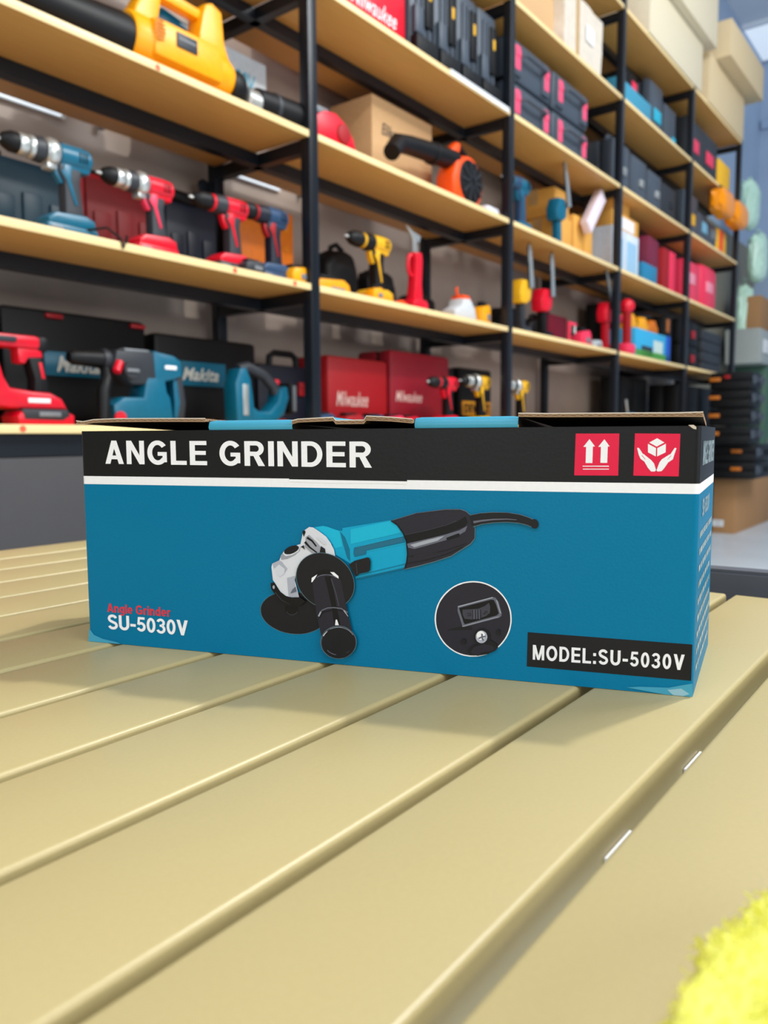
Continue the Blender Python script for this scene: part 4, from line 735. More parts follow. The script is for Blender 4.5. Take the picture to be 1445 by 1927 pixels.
def open_case(label, w, h, t, col, inner, z=zB, D=.30, name='tool_case'):
    o = thing(name, label, 'tool case', None)
    b = MB(); b.box((0, .05, h/2), (w, .06, h), col, bev=.012); b.box((0, .016, h/2), (w*.9, .012, h*.86), inner, bev=.004); b.build('tray', o)
    for k in range(3): b = MB(); b.box((-w*.28+w*.28*k, .008, h*.45), (w*.2, .010, h*(.3+.12*(k % 2))), inner, bev=.006); b.build('moulded_recess', o)
    for sx in (-.3, .3): b = MB(); b.box((w*sx, .045, h+.004), (.035, .03, .012), BLK, bev=.003); b.build('latch', o)
    return place(o, t, D, z)
open_case('dark teal open case standing behind the leftmost teal drill', .25, .232, -.985, DTEAL, DTEAL)
open_case('dark red open case standing behind the silver-nosed red drill', .245, .250, -.727, DRED, mat('deep_red_liner', (120, 0, 6), .6))
open_case('dark navy open case standing behind the black-chucked red drill', .20, .238, -.50, NAVY, NAVY)
o = thing('parts_tray', 'orange plastic tray standing upright behind the navy blue drill', 'tray')
b = MB(); b.box((0, .03, .15), (.27, .03, .30), DORG, bev=.012); b.build('tray_body', o)
for k in range(4):
    for j in (-1, 1): b = MB(); b.cyl((.06+j*.035, .012, .06+k*.06), (.06+j*.035, .018, .06+k*.06), .008, mat('amber_plastic', (214, 130, 0), .5)); b.build('socket', o)
place(o, -.205, .30, zB)
battery('yellow battery at the right end of the drill shelf beside the post', -.345, .02, zB, YEL, .08, .05)
battery('small dark grey battery lying between the two right-hand drills', -.530, .015, zB, DGREY, .07, .035, d=.05)
o = thing('security_cable', 'thin black cable looped over the shelf edge below the teal drill', 'cable')
b = MB(); b.tube([(-.06, .05, .02), (-.02, .02, .03), (.0, -.002, .006), (.004, -.004, -.014), (.012, -.003, .004), (.03, .02, .02), (.06, .06, .006)], .0028, BLK, 8); b.build('cable', o); place(o, -.955, 0, zB)

# ================================================================== left bay, lowest shelf
o = thing('power_tool', 'large bright red cordless tool with looped handle, leftmost on the lowest shelf', 'power tool')
b = MB(); b.box((-.075, 0, .176), (.16, .05, .028), RED, bev=.009); b.box((-.085, -.02, .178), (.07, .02, .012), DGREY, bev=.003); b.build('top_bar', o)
b = MB(); b.box((.012, 0, .174), (.030, .046, .034), BLK, bev=.010); b.build('rear_bumper', o)
b = MB(); b.prism([(-.045, .166), (.01, .166), (.012, .145), (-.02, .142), (-.028, .13), (-.042, .132)], -.018, .018, RED, bev=.005); b.build('trigger', o)
b = MB(); b.prism([(-.022, .146), (.010, .146), (.022, .10), (.022, .062), (-.012, .062), (-.010, .10)], -.019, .019, BLK, bev=.008); g = b.build('grip', o)
b = MB(); b.prism([(.0, .135), (.008, .135), (.014, .10), (.006, .10)], -.0205, .0205, RED, bev=.002); b.build('grip_panel', g)
b = MB(); b.prism([(-.15, .166), (-.10, .166), (-.082, .10), (-.070, .078), (-.02, .072), (.02, .070), (.045, .058), (.058, .034), (-.07, .034), (-.16, .045)], -.034, .034, RED, bev=.010); b.box((-.01, -.034, .052), (.05, .003, .010), WHITE, bev=.001); b.build('lower_housing', o)
b = MB(); b.prism([(-.058, .0), (-.062, .018), (-.052, .030), (.048, .032), (.070, .022), (.070, .0)], -.038, .038, RED, bev=.007); b.prism([(-.046, .012), (-.052, .034), (.052, .034), (.058, .020), (.040, .010)], -.0395, .0395, DGREY, bev=.003); b.box((.01, -.040, .023), (.05, .003, .010), GREY, bev=.001); b.build('battery', o)
place(o, -1.115, .10, zG)
case('long black case with teal label panel, leftmost behind the red tool', .40, .10, .285, BLK, -.885, .29, zG, latches=((-.07, .27), (.17, .27)), lmat=DRED, lsize=(.045, .012), handle=None, plate=(TEAL, -.10, .17, .125, .185), word=('Makita', -.07, .05, .135, .175, .35), wordmat=mat('pale_ink', (206, 208, 200), .5))
case('black case with teal label panel standing behind the teal rotary hammer', .38, .10, .262, BLK, -.468, .29, zG, handle=None, plate=(TEAL, -.13, .06, .12, .19), word=('Makita', -.105, .03, .135, .172, .35), wordmat=mat('pale_ink', (206, 208, 200), .5))
case('dark navy case with black carry handle behind the teal jigsaw', .30, .08, .205, NAVY, -.12, .29, zG, handle=(BLK, .13), latches=((.04, .13),), lmat=DRED)
case('dark red-trimmed black case at the far left edge of the lowest shelf', .20, .10, .27, BLK, -1.205, .29, zG)

o = thing('rotary_hammer', 'teal and black cordless rotary hammer with side handle on the lowest shelf', 'rotary hammer')
b = MB(); b.lathe([(0, .012), (.01, .017), (.05, .019), (.09, .022), (.11, .024)], (-.165, 0, .155), (1, 0, 0), BLK, 18); b.build('chuck', o)
b = MB(); b.prism([(-.07, .135), (-.06, .178), (.045, .182), (.055, .10), (-.02, .098), (-.05, .12)], -.032, .032, DGREY, bev=.010); b.build('gear_case', o)
b = MB(); b.box((.0, -.012, .180), (.07, .03, .008), GREY, bev=.003); b.build('top_plate', o)
b = MB(); b.prism([(.04, .184), (.105, .176), (.125, .165), (.128, .125), (.10, .115), (.045, .10)], -.034, .034, TEAL, bev=.010); b.box((.09, -.035, .145), (.035, .003, .010), WHITE, bev=.001); b.build('motor_housing', o)
b = MB(); b.prism([(.02, .12), (.075, .12), (.08, .085), (.09, .07), (.10, .0), (-.07, .0), (-.075, .05), (-.045, .068), (.01, .07)], -.034, .034, TEAL, bev=.009); b.build('lower_housing', o)
b = MB(); b.prism([(.108, .128), (.140, .125), (.150, .06), (.142, .012), (.112, .012), (.120, .06)], -.018, .018, DGREY, bev=.007); b.prism([(.108, .12), (.120, .12), (.128, .06), (.12, .02), (.108, .02), (.112, .06)], -.02, .02, TEAL, bev=.003); b.build('grip', o)
b = MB(); b.cyl((-.03, -.034, .130), (-.03, -.048, .130), .02, DGREY); b.box((-.03, -.05, .130), (.034, .006, .008), GREY, bev=.002); b.build('mode_dial', o)
b = MB(); b.cyl((-.052, -.03, .15), (-.066, -.036, .125), .010, RED); b.build('depth_stop_button', o)
b = MB(); b.lathe([(0, .024), (.012, .026), (.02, .022)], (-.083, 0, .155), (1, 0, 0), DGREY, 18); b.tube([(-.075, -.005, .135), (-.082, -.02, .11), (-.098, -.03, .08), (-.104, -.034, .004)], [.012, .014, .015, .013], BLK, 12); b.build('side_handle', o)
b = MB(); b.cyl((-.062, -.04, .02), (-.05, -.02, .02), .014, RED); b.build('lower_knob', o)
place(o, -.862, .11, zG)
o = thing('jigsaw', 'teal cordless jigsaw with arched black grip on the lowest shelf left of the post', 'jigsaw')
b = MB(); b.prism([(-.115, .01), (-.118, .12), (-.10, .16), (-.075, .165), (-.058, .13), (-.05, .07), (-.045, .01)], -.028, .028, TEAL, bev=.009); b.build('front_housing', o)
b = MB(); b.box((-.083, -.0285, .075), (.020, .003, .085), SILV, bev=.002); b.build('front_plate', o)
b = MB(); b.tube([(-.085, 0, .158), (-.05, 0, .168), (.01, 0, .150), (.05, 0, .120), (.06, 0, .10)], [.017, .016, .015, .016, .018], DGREY, 12); b.build('grip', o)
b = MB(); b.prism([(-.06, .01), (-.058, .062), (-.03, .045), (.01, .045), (.045, .075), (.055, .11), (.085, .12), (.092, .085), (.07, .035), (.03, .01)], -.028, .028, TEAL, bev=.009); b.build('body', o)
b = MB(); b.box((.105, 0, .085), (.022, .05, .09), BLK, bev=.005); b.box((.112, -.027, .085), (.014, .003, .075), GREY, bev=.001); b.build('battery', o)
b = MB(); b.cyl((.062, 0, .125), (.064, 0, .138), .011, RED); b.build('release_button', o)
b = MB(); b.box((-.03, 0, .005), (.16, .06, .005), SILV, bev=.001); b.build('sole_plate', o)
place(o, -.425, .12, zG)
battery('small yellow accessory pack at the foot of the left black cases', -.545, .20, zG, YEL, .06, .022, d=.04)
battery('small dark red battery lying right of the yellow pack', -.475, .215, zG, DRED, .06, .022, d=.03)
battery('dark red battery lying behind the jigsaw near the post', -.255, .205, zG, DRED, .07, .028, d=.04)

# ================================================================== second bay
o = case('bright red case lying on the top shelf right of the first post', .31, .26, .24, RED, .045, .05, zC, word=('Milwaukee', -.13, .10, .05, .10, .3), handle=None, lid=.3)
for k in range(4):
    tt = .285+k*.145
    case(['dark grey upright case with amber clasp, nearest the red case', 'dark grey upright case with amber clasp, second after the red case', 'dark grey upright case with amber clasp, third after the red case', 'dark grey upright case with amber clasp, farthest right against the post'][k], .138, .30, .335, CASEG, tt, .045, zC, group='grey upright cases with amber clasps', latches=((.03, .20),), lmat=DYEL, lsize=(.020, .13), handle=None, ribs=3, bev=.014, lid=.25)
    q = CL[-1]
    b = MB(); b.box((0, -.012, .035), (.13, .03, .066), BLK, bev=.006); b.build('foot', q)
    b = MB(); b.box((.03, -.006, .20), (.046, .016, .17), BLK, bev=.004); b.build('clasp_recess', q)
    b = MB(); b.box((-.035, -.008, .12), (.05, .02, .09), CASEG, bev=.006); b.build('moulded_step', q)
o = thing('plastic_sheet', 'milky plastic sheet trailing over the edge under the grey upright cases', 'plastic sheet')
b = MB(); b.box((0, .02, .002), (.42, .05, .003), PAPER, bev=.001); b.box((0, -.002, -.006), (.42, .002, .014), PAPER); b.build('sheet', o); place(o, .60, 0, zC)
o = thing('power_tool', 'rounded bright red tool lying at the left end of the second shelf down', 'power tool')
b = MB(); b.prism([(-.09, .0), (-.095, .075), (-.06, .098), (-.01, .105), (.04, .085), (.075, .05), (.09, .01), (.085, 0)], -.045, .045, RED, bev=.016); b.build('body', o)
b = MB(); b.lathe([(0, .03), (.006, .027), (.008, .015)], (.02, -.045, .05), (0, -1, 0), DRED, 20); b.build('dial', o)
b = MB(); b.box((-.065, -.01, .095), (.06, .06, .022), GREY, bev=.006); b.build('grey_cap', o)
place(o, -.165, .08, zA)
carton('brown carton with grey lettering standing behind the orange blower', .37, .19, .325, .39, .20, zA, CARD, word=('Elikonec', -.13, .02, .205, .245), tape=False)
o = thing('leaf_blower', 'bright orange blower with long black tube on the second shelf down', 'leaf blower')
b = MB(); b.lathe([(0, .085), (.01, .098), (.06, .10), (.085, .092), (.09, .07)], (0, .05, .10), (0, -1, 0), ORG, 32)
b.prism([(-.11, .0), (-.12, .10), (-.09, .16), (-.02, .19), (-.01, .10), (.0, .0)], -.04, .04, ORG, bev=.012); b.build('body', o)
b = MB(); b.lathe([(0, .078), (.004, .080), (.010, .074), (.012, .05)], (0, -.036, .10), (0, -1, 0), BLK, 32)
for k in range(10): b.box((.045*math.cos(R(36*k)), -.05, .10+.045*math.sin(R(36*k))), (.06, .005, .006), DGREY, rot=(0, -36*k, 0))
b.build('fan_grille', o)
b = MB(); b.prism([(-.10, .14), (-.09, .205), (-.055, .238), (-.03, .235), (-.04, .20), (-.02, .17)], -.018, .018, ORG, bev=.008); b.build('handle', o)
b = MB(); b.tube([(-.03, 0, .232), (.01, 0, .215), (.05, 0, .19)], .012, BLK); b.build('hand_grip', o)
b = MB(); b.tube([(-.06, 0, .172), (-.20, -.005, .160), (-.36, -.015, .140), (-.45, -.03, .120), (-.51, -.05, .070)], [.036, .035, .032, .030, .028], BLK, 16); b.build('tube', o)
b = MB(); b.lathe([(0, .037), (.003, .040), (.018, .040), (.02, .037)], (-.215, -.005, .158), (1, 0, .02), BLK, 20); b.build('tube_collar', o)
place(o, .620, .095, zA)
o = thing('blister_pack', 'clear blister pack at the right end of the blower shelf', 'blister pack')
b = MB(); b.box((0, 0, .02), (.10, .06, .035), mat('clear_film', (226, 226, 236), .2), bev=.012); b.build('blister', o); b = MB(); b.box((0, .0, .002), (.12, .08, .003), W2); b.build('card', o); place(o, .755, .06, zA)

drill('yellow drill with black chuck and red nose on the middle shelf of the second bay', .075, .12, zB, DYEL, BLK, DYEL, 1.12, 'plain', accent=DYEL, h=.212, collar=DRED)
battery('long orange battery pack lying left of the yellow drill', -.115, .10, zB, YEL, .16, .062, d=.06)
battery('round silver-fronted yellow pack beside the foot of the yellow drill', .015, .025, zB, YEL, .055, .045, d=.04)
o = thing('pruning_shears', 'bright red electric pruning shears standing upright with silver blades', 'pruning shears')
b = MB(); b.prism([(-.03, .03), (-.018, .10), (-.012, .18), (-.02, .205), (.022, .21), (.028, .18), (.022, .10), (.030, .03)], -.02, .02, RED, bev=.009); b.build('grip', o)
b = MB(); b.tube([(-.012, 0, .20), (-.036, 0, .19), (-.040, 0, .155), (-.030, 0, .13), (-.012, 0, .125)], .007, RED); b.build('trigger_guard', o)
b = MB(); b.prism([(-.014, .205), (.016, .205), (.004, .250), (-.014, .255)], -.006, .006, SILV, bev=.002); b.prism([(-.055, .292), (-.01, .276), (.034, .270), (.026, .246), (-.016, .250), (-.030, .268)], -.004, .004, SILV, bev=.001); b.build('blade', o)
b = MB(); b.prism([(-.045, 0), (-.045, .03), (-.03, .045), (.035, .045), (.048, .03), (.048, 0)], -.03, .03, RED, bev=.008); b.build('foot', o)
place(o, .295, .085, zB)
o = thing('trigger_clamp', 'small orange-red clamp lying at the foot of the red shears', 'clamp')
b = MB(); b.prism([(-.03, 0), (-.035, .02), (0, .03), (.03, .018), (.035, 0)], -.012, .012, ORG, bev=.005); b.build('jaw', o); b = MB(); b.tube([(.02, 0, .01), (.05, -.02, .004), (.06, -.06, -.0), (.055, -.068, -.02)], .003, BLK); b.build('cord', o); place(o, .19, .07, zB)
bag('black fabric tool bag behind the yellow drill on the middle shelf', .20, .10, .235, .17, .29, zB, seed=1)
bag('black fabric tool bag behind the red shears on the middle shelf', .20, .10, .20, .40, .29, zB, seed=5)
bag('low black fabric bag behind the white and orange tool', .22, .10, .15, .67, .29, zB, seed=9)
o = thing('power_tool', 'white and grey compact tool with orange top on the middle shelf', 'power tool')
b = MB(); b.prism([(-.09, 0), (-.095, .035), (-.04, .06), (-.03, .085), (.02, .09), (.055, .06), (.07, .02), (.06, 0)], -.035, .035, mat('off_white_plastic', (206, 210, 212), .4), bev=.012); b.build('body', o)
b = MB(); b.prism([(-.03, .082), (-.02, .10), (.02, .10), (.05, .07), (.02, .085)], -.028, .028, ORG, bev=.006); b.build('top_cover', o)
b = MB(); b.tube([(-.02, 0, .098), (-.03, 0, .115), (-.025, 0, .128)], .005, ORG); b.build('nozzle', o)
place(o, .60, .085, zB)
battery('yellow battery with black rear lying against the second post', .745, .05, zB, YEL, .085, .085, d=.05, rz=10, top=BLK)
case('wide dark red case with white script, right of the first post on the lowest shelf', .33, .16, .243, DRED, .035+.09, .20, zG, word=('Milwaukee', -.125, .045, .075, .125, .3), lid=.4, bev=.015, wordmat=mat('rosy_white_ink', (224, 190, 180), .5))
case('taller dark red case with white script, behind the small red drill', .40, .16, .288, mat('crimson_plastic', (140, 2, 28), .5), .505, .20, zG, word=('Milwaukee', -.17, .0, .10, .14, .3), lid=.4, bev=.015, wordmat=mat('rosy_white_ink', (224, 190, 180), .5))
drill('small red drill with black grip standing before the tall dark red case', .47, .085, zG, RED, BLK, DGREY, .95, 'plain', accent=RED, h=.205, collar=DGREY)
case('black case with yellow lettering panel on the lowest shelf by the second post', .27, .12, .262, BLK, .870+.11, .24, zG, plate=(mat('amber_print', (206, 138, 10), .5), -.12, .12, .06, .12), word=('DEWALT', -.105, .105, .07, .11), wordmat=BLK)
case('black case with orange side strip between the dark red case and the yellow-lettered case', .10, .12, .255, BLK, .77, .25, zG, plate=(mat('amber_print', (206, 138, 10), .5), -.035, -.01, .03, .16))
drill('yellow and silver drill standing left of the second post on the lowest shelf', .755, .11, zG, DYEL, BLK, DYEL, 1.0, 'hammer', accent=DYEL, h=.215)
drill('yellow and silver drill standing right of the second post on the lowest shelf', 1.10, .11, zG, DYEL, BLK, DYEL, 1.0, 'hammer', accent=DYEL, h=.215)
for tt, cc, lb in ((-.16, BLUE, 'small blue pack on the lowest shelf just right of the first post'), (-.02, DRED, 'small dark red pack at the foot of the wide red case'), (.10, BLUE, 'grey-blue pack between two red packs on the lowest shelf'), (.215, PINK, 'pink-red pack at the gap between the two dark red cases'), (.35, RED, 'bright red pack left of the small red drill'), (.60, RED, 'bright red pack right of the small red drill')):
    battery(lb, tt, .10 if cc is not RED else .13, zG, cc, .10, .045, d=.06)

# ================================================================== third bay
k = 0
for row in range(2):
    for col_ in range(2):
        lb = ['pair-latched grey case, lower row, nearer the second post', 'pair-latched grey case, lower row, farther from the second post', 'pair-latched grey case, upper row, nearer the second post', 'pair-latched grey case, upper row, farther from the second post'][row*2+col_]
        o = case(lb, .385, .30, .165, CASEG, 1.09+col_*.40, .05, zC+row*.170+.002, group='stacked cases with red latches', latches=((-.13, .085), (.13, .085)), lmat=mat('rose_latch', (252, 84, 122), .4), lsize=(.046, .095), bev=.022, lid=.3)
        for lx in (-.13, .13): b = MB(); b.box((lx, .0, .08), (.075, .02, .13), CASEG, bev=.012); b.build('latch_mount', o)
        b = MB(); b.tube([(-.10, -.012, .10), (-.09, -.03, .10), (.09, -.03, .10), (.10, -.012, .10)], .008, CASEG); b.build('handle', o)
case('small dark rounded case right of the red-latched stack', .20, .25, .19, BLK, 1.82, .08, zC, bev=.04, seam=False)
carton('open brown carton on the highest visible shelf right of the second post', .40, .30, .26, 1.14, .06, zE, CARD, rz=0)
o = thing('wrapped_carton', 'crumpled pale carton under clear film on the highest visible shelf', 'carton')
b = MB(); bb = bmesh.new(); bmesh.ops.create_cube(bb, size=1); bmesh.ops.subdivide_edges(bb, edges=bb.edges[:], cuts=7, use_grid_fill=True)
for v in bb.verts: p = v.co.copy(); v.co = Vector((p.x*.46, p.y*.30+.15, (p.z+.5)*.27))*(1+.10*noise.noise(p*3.1)+.03*noise.noise(p*9)); v.co.z = max(0, v.co.z)
b._add(bb, mat('film_wrapped_card', (226, 214, 196), .28, bump=.5, scale=25, var=.08)); b.build('carton_body', o)
b = MB(); b.box((-.08, .0, .13), (.03, .008, .25), TAPE); b.build('tape', o); b = MB(); b.box((.06, -.006, .15), (.09, .003, .07), WHITE); b.build('address_label', o); place(o, 1.55, .02, zE, rz=2)
LBLUE = mat('pale_blue_card', (120, 178, 206), .5)
for i, (tt, hh, cc, lb) in enumerate(((1.90, .035, TEAL, 'flat teal box at the bottom of the small pile right of the wrapped carton'), (1.90, .03, W2, 'flat pale box on top of the teal box right of the wrapped carton'))):
    carton(lb, .20, .22, hh, tt-.02, .06, zE+(.0365 if i else 0), cc, name='flat_box', cat='box', tape=False)
drill('teal impact driver standing just right of the second post below the latched cases', .99+.08, .11, zA, TEAL, BLUE, DTEAL, 1.15, 'plain', accent=TEAL, h=.215, collar=DGREY, cat='impact driver')
def mini_saw(label, t, D, z, col, grip, hz, lean=-12, L=.20, bx=.02):
    o = thing('pruning_saw', label, 'mini chainsaw')
    b = MB(); b.prism([(-.045, hz-.10), (-.055, hz-.05), (-.03, hz), (.03, hz+.005), (.055, hz-.03), (.045, hz-.08), (.01, hz-.10)], -.032, .032, col, bev=.012); b.build('body', o)
    b = MB(); b.prism([(-.012, .035), (-.018, hz-.09), (.02, hz-.09), (.026, .035)], -.018, .018, grip, bev=.008); b.build('grip', o)
    b = MB(); b.prism([(-.03, 0), (-.04, .04), (.05, .04), (.06, 0)], -.034, .034, grip, bev=.007); b.build('battery', o)
    b = MB(); q = R(lean); ux, uz = math.sin(q), math.cos(q); px, pz = uz, -ux
    x0, z0 = bx, hz-.03; w_ = .019
    poly = [(x0-px*w_, z0-pz*w_), (x0+ux*L-px*w_*.8, z0+uz*L-pz*w_*.8), (x0+ux*(L+.012), z0+uz*(L+.012)), (x0+ux*L+px*w_*.8, z0+uz*L+pz*w_*.8), (x0+px*w_, z0+pz*w_)]
    b.prism(poly, -.043, -.036, SILV, bev=.001); b.build('blade', o)
    b = MB(); b.tube([(x0-px*w_, -.0395, z0-pz*w_), (x0+ux*L-px*w_*.8, -.0395, z0+uz*L-pz*w_*.8), (x0+ux*(L+.014), -.0395, z0+uz*(L+.014)), (x0+ux*L+px*w_*.8, -.0395, z0+uz*L+pz*w_*.8), (x0+px*w_, -.0395, z0+pz*w_)], .004, DGREY, 6); b.build('chain', o)
    return place(o, t, D, z)
mini_saw('teal mini chainsaw with pale blade pointing up, before the yellow cartons', 1.46, .10, zA, TEAL, TEAL, .235, -16, .19, .05)
mini_saw('yellow mini chainsaw with blade pointing up, right of the second post', 1.11, .10, zB, DYEL, DGREY, .235, -8, .17, .03)
mini_saw('bright red mini chainsaw with blade pointing up, right of the yellow one', 1.32, .10, zB, RED, BLK, .225, -5, .18, .03)
mini_saw('red mini chainsaw with blade leaning left, beside the third post', 2.03, .085, zB, RED, RED, .255, -28, .20, .0)
YC = mat('mustard_carton', (226, 166, 74), .75, bump=.1, scale=90, var=.04)
for i, (tt, D, w_, h_, z_, lb) in enumerate(((1.60, .12, .15, .185, 0, 'yellow-brown carton standing first in the row, beside the teal mini chainsaw'), (1.755, .12, .12, .225, 0, 'yellow-brown carton second in the row beside the teal mini chainsaw'), (1.875, .12, .10, .235, 0, 'yellow-brown carton last in the row, next to the third post'), (1.60, .14, .16, .13, .188, 'yellow-brown carton resting on the first of the row'))):
    carton(lb, w_, .22, h_, tt, D, zA+z_, YC, group='yellow-brown cartons by the third post')
o = carton('slim white-pink carton leaning diagonally on the yellow-brown cartons', .26, .04, .07, 1.86, .06, zA+.235, mat('pinkish_white_card', (236, 222, 232), .6), name='slim_box', cat='box', tape=False, ry=-48)
for tt, lb, c2 in ((1.30, 'dark teal tool tray behind the teal mini chainsaw', DTEAL), (1.20, 'black tool case low behind the teal impact driver', BLK)):
    case(lb, .14, .10, .10 if c2 is BLK else .09, c2, tt if c2 is BLK else 1.36, .26, zA, bev=.01)
for i, (tt, w_, h_, lb) in enumerate(((1.02+.06, .20, .15, 'low black bag right of the second post behind the yellow mini chainsaw'), (1.42, .24, .20, 'black bag behind the bright red mini chainsaw'), (1.70, .22, .17, 'black bag behind the pink clamp'))):
    bag(lb, w_, .11, h_, tt, .28, zB, seed=20+i)
o = thing('hand_clamp', 'pink-red F-shaped clamp standing on the middle shelf of the third bay', 'clamp')
b = MB(); b.box((-.03, 0, .05), (.012, .014, .10), PINK, bev=.003); b.box((.01, 0, .092), (.07, .014, .014), PINK, bev=.003); b.box((.0, 0, .045), (.05, .014, .012), BLK, bev=.003); b.build('frame', o); b = MB(); b.cyl((.035, 0, .085), (.035, 0, .05), .006, SILV); b.build('screw', o); place(o, 1.535, .05, zB)
battery('rounded pink-red pack on the middle shelf beside the pink clamp', 1.72, .05, zB, PINK, .12, .085, d=.06)
battery('flat grey box right of the rounded pink-red pack', 1.86, .05, zB, mat('pale_grey_pack', (176, 184, 188), .5), .12, .05, d=.07)
case('maroon case standing behind the pink pack on the middle shelf', .22, .10, .19, mat('maroon_plastic', (120, 10, 40), .5), 1.86+.0, .27, zB, bev=.01)
o = thing('saw_guard', 'black triangular guard lying on the lowest shelf past the bare wall panel', 'guard')
b = MB(); b.prism([(-.12, 0), (-.02, .075), (.03, .08), (.12, 0)], -.02, .02, BLK, bev=.005); b.build('plate', o); place(o, 1.88, .1, zG+.01)
for tt, lb in ((1.33, 'low black pack at the foot of the bare wall panel on the left'), (1.55, 'low black pack at the foot of the bare wall panel on the right')): battery(lb, tt, .2, zG, DGREY, .10, .05)

# ================================================================== fourth bay
carton('long cream carton lying on the very top shelf above the fourth bay', .95, .40, .285, 2.79, -.01, zF, CARDW, tape=False)
carton('long cream carton resting on top of the other long cream carton', .93, .42, .30, 2.92, -.06, zF+.288, CARDW, tape=False)
case('small black case with pink label, left in the upper fourth bay', .17, .2, .155, BLK, 2.42, .12, zE+.142, plate=(PINK, .0, .07, .06, .11), bev=.01, name='tool_case')
carton('teal flat carton under the small pink-labelled case', .48, .28, .14, 2.30, .05, zE, mat('teal_card', (60, 150, 180), .5), tape=False, cat='box', name='flat_box')
for i in range(2):
    case(['slate case with bright teal label, left one in the upper fourth bay', 'slate case with notched top, right of the teal-labelled case'][i], .21, .12, .33-.05*i, CASEG, 2.745+.25*i, .09, zE, plate=(mat('bright_teal_label', (40, 176, 206), .4), -.05, .07, .12, .19) if i == 0 else (mat('bright_teal_label', (40, 176, 206), .4), .03, .09, .02, .12), handle=(CASEG, .09), bev=.012)
for i in range(4):
    case(['slate case with silver latch, nearest the third post', 'slate case with silver latch, second from the third post', 'slate case with silver latch, third from the third post', 'dark slate case nearest the fourth post'][i], .235, .14, .27-.012*i, CASEG if i < 3 else DGREY, 2.17+.262*i, .07, zC, group='slate cases with silver latches', latches=((.03, .13),), lmat=SILV if i < 3 else DGREY, lsize=(.05, .04), handle=(CASEG, .10), bev=.012)
case('black case with red badge behind the first slate cases', .24, .10, .33, BLK, 2.42, .26, zC, plate=(DRED, -.06, .0, .24, .30))
LB = mat('pale_blue_print', (156, 196, 224), .5); WB = mat('soft_white_card', (214, 224, 236), .6)
for i, (tt, lb) in enumerate(((2.13, 'blue and white printed carton beside the third post'), (2.33, 'blue and white printed carton right of its twin'))):
    carton(lb, .19, .22, .235, tt, .06, zA, WB, band=((LB, .02, .19, -.085, .06),), tape=False, group='blue and white cartons')
carton('small yellow-brown carton with white front on top of the blue and white cartons', .38, .20, .085, 2.25, .07, zA+.238, YC, band=((WHITE, .01, .07, -.12, .12),), tape=False)
carton('small plain yellow-brown carton topmost above the blue and white cartons', .22, .16, .085, 2.24, .09, zA+.326, YC, tape=False)
MAR = mat('maroon_print', (120, 24, 56), .5)
carton('blue case-like box low between the printed cartons and the red boxes', .24, .18, .125, 2.62, .06, zA, mat('mid_blue_card', (34, 128, 170), .45), tape=False, name='blue_box', cat='box')
carton('maroon box sitting on the blue box', .22, .17, .16, 2.70, .07, zA+.128, MAR, tape=False, name='maroon_box', cat='box', rz=4)
for i, (tt, lb) in enumerate(((2.90, 'tall deep red box left of the fourth post'), (3.02, 'tall pinkish red box touching the fourth post'))):
    carton(lb, .11, .20, .265, tt, .06, zA, DRED if i == 0 else PINK, tape=False, name='red_box', cat='box', group='tall red boxes by the fourth post')
o = thing('power_tool', 'bright red tool with round head just right of the third post', 'power tool')
b = MB(); b.ell((0, 0, .245), (.045, .04, .04), RED); b.build('head', o); b = MB(); b.prism([(-.02, .04), (-.025, .22), (.025, .22), (.03, .04)], -.018, .018, DRED, bev=.007); b.build('grip', o); b = MB(); b.box((0, 0, .02), (.11, .07, .055), PINK, bev=.012); b.build('battery', o); place(o, 2.19, .03, zB+.008)
o = carton('colourful sky blue and green printed box on the middle shelf of the fourth bay', .60, .16, .165, 2.68, .05, zB, mat('sky_print', (52, 168, 214), .45), tape=False, name='printed_box', cat='box', band=((mat('green_print', (70, 150, 60), .5), .004, .05, -.29, .29), (mat('pale_print', (196, 216, 210), .5), .05, .12, .0, .16), (DGREY, .02, .075, -.2, -.02), (mat('royal_blue_print', (24, 84, 190), .5), .0, .165, .22, .298)))
for i, (tt, lb) in enumerate(((2.47, 'yellow drill body lying on the colourful printed box, left one'), (2.66, 'yellow drill body lying on the colourful printed box, middle one'), (2.83, 'amber tool lying on the colourful printed box, right one'))):
    o = thing('bare_tool', lb, 'power tool')
    b = MB(); b.prism([(-.08, 0), (-.08, .06), (-.05, .085), (.03, .09), (.06, .06), (.08, .05), (.08, 0)], -.03, .03, YEL if i < 2 else DORG, bev=.012); b.build('body', o); b = MB(); b.lathe([(0, .022), (.03, .02), (.04, .012)], (-.08, 0, .05), (-1, 0, 0), BLK if i else PINK, 14); b.build('nose', o); place(o, tt, .13, zB+.168)
for i, (tt, D, w_, h_, lb, cc) in enumerate(((3.04, .08, .13, .30, 'black box with copper ring print left of the fourth post', BLK), (2.75, .30, .50, .34, 'wide black case at the back behind the yellow bare tools', BLK))):
    case(lb, w_, .12 if i else .2, h_, cc, tt, D if i == 0 else .28, zB, bev=.01, plate=((mat('copper_print', (168, 96, 40), .5), -.05, .0, .2, .28) if i == 0 else None))
for i in range(2):
    case('tall black case standing in the dark lowest level of the fourth bay', .22, .14, .33, BLK, 2.80+.235*i, .24, zG, group='black cases in the dark lowest level of the fourth bay', bev=.012)
o = thing('power_tool', 'small round teal tool on the lowest level right of the third post', 'power tool')
b = MB(); b.ell((0, 0, .05), (.07, .05, .04), TEAL); b.build('body', o); b = MB(); b.tube([(-.03, 0, .085), (-.05, 0, .13), (-.06, 0, .16)], .006, SILV); b.build('rod', o); place(o, 2.40, .08, zG+.01)

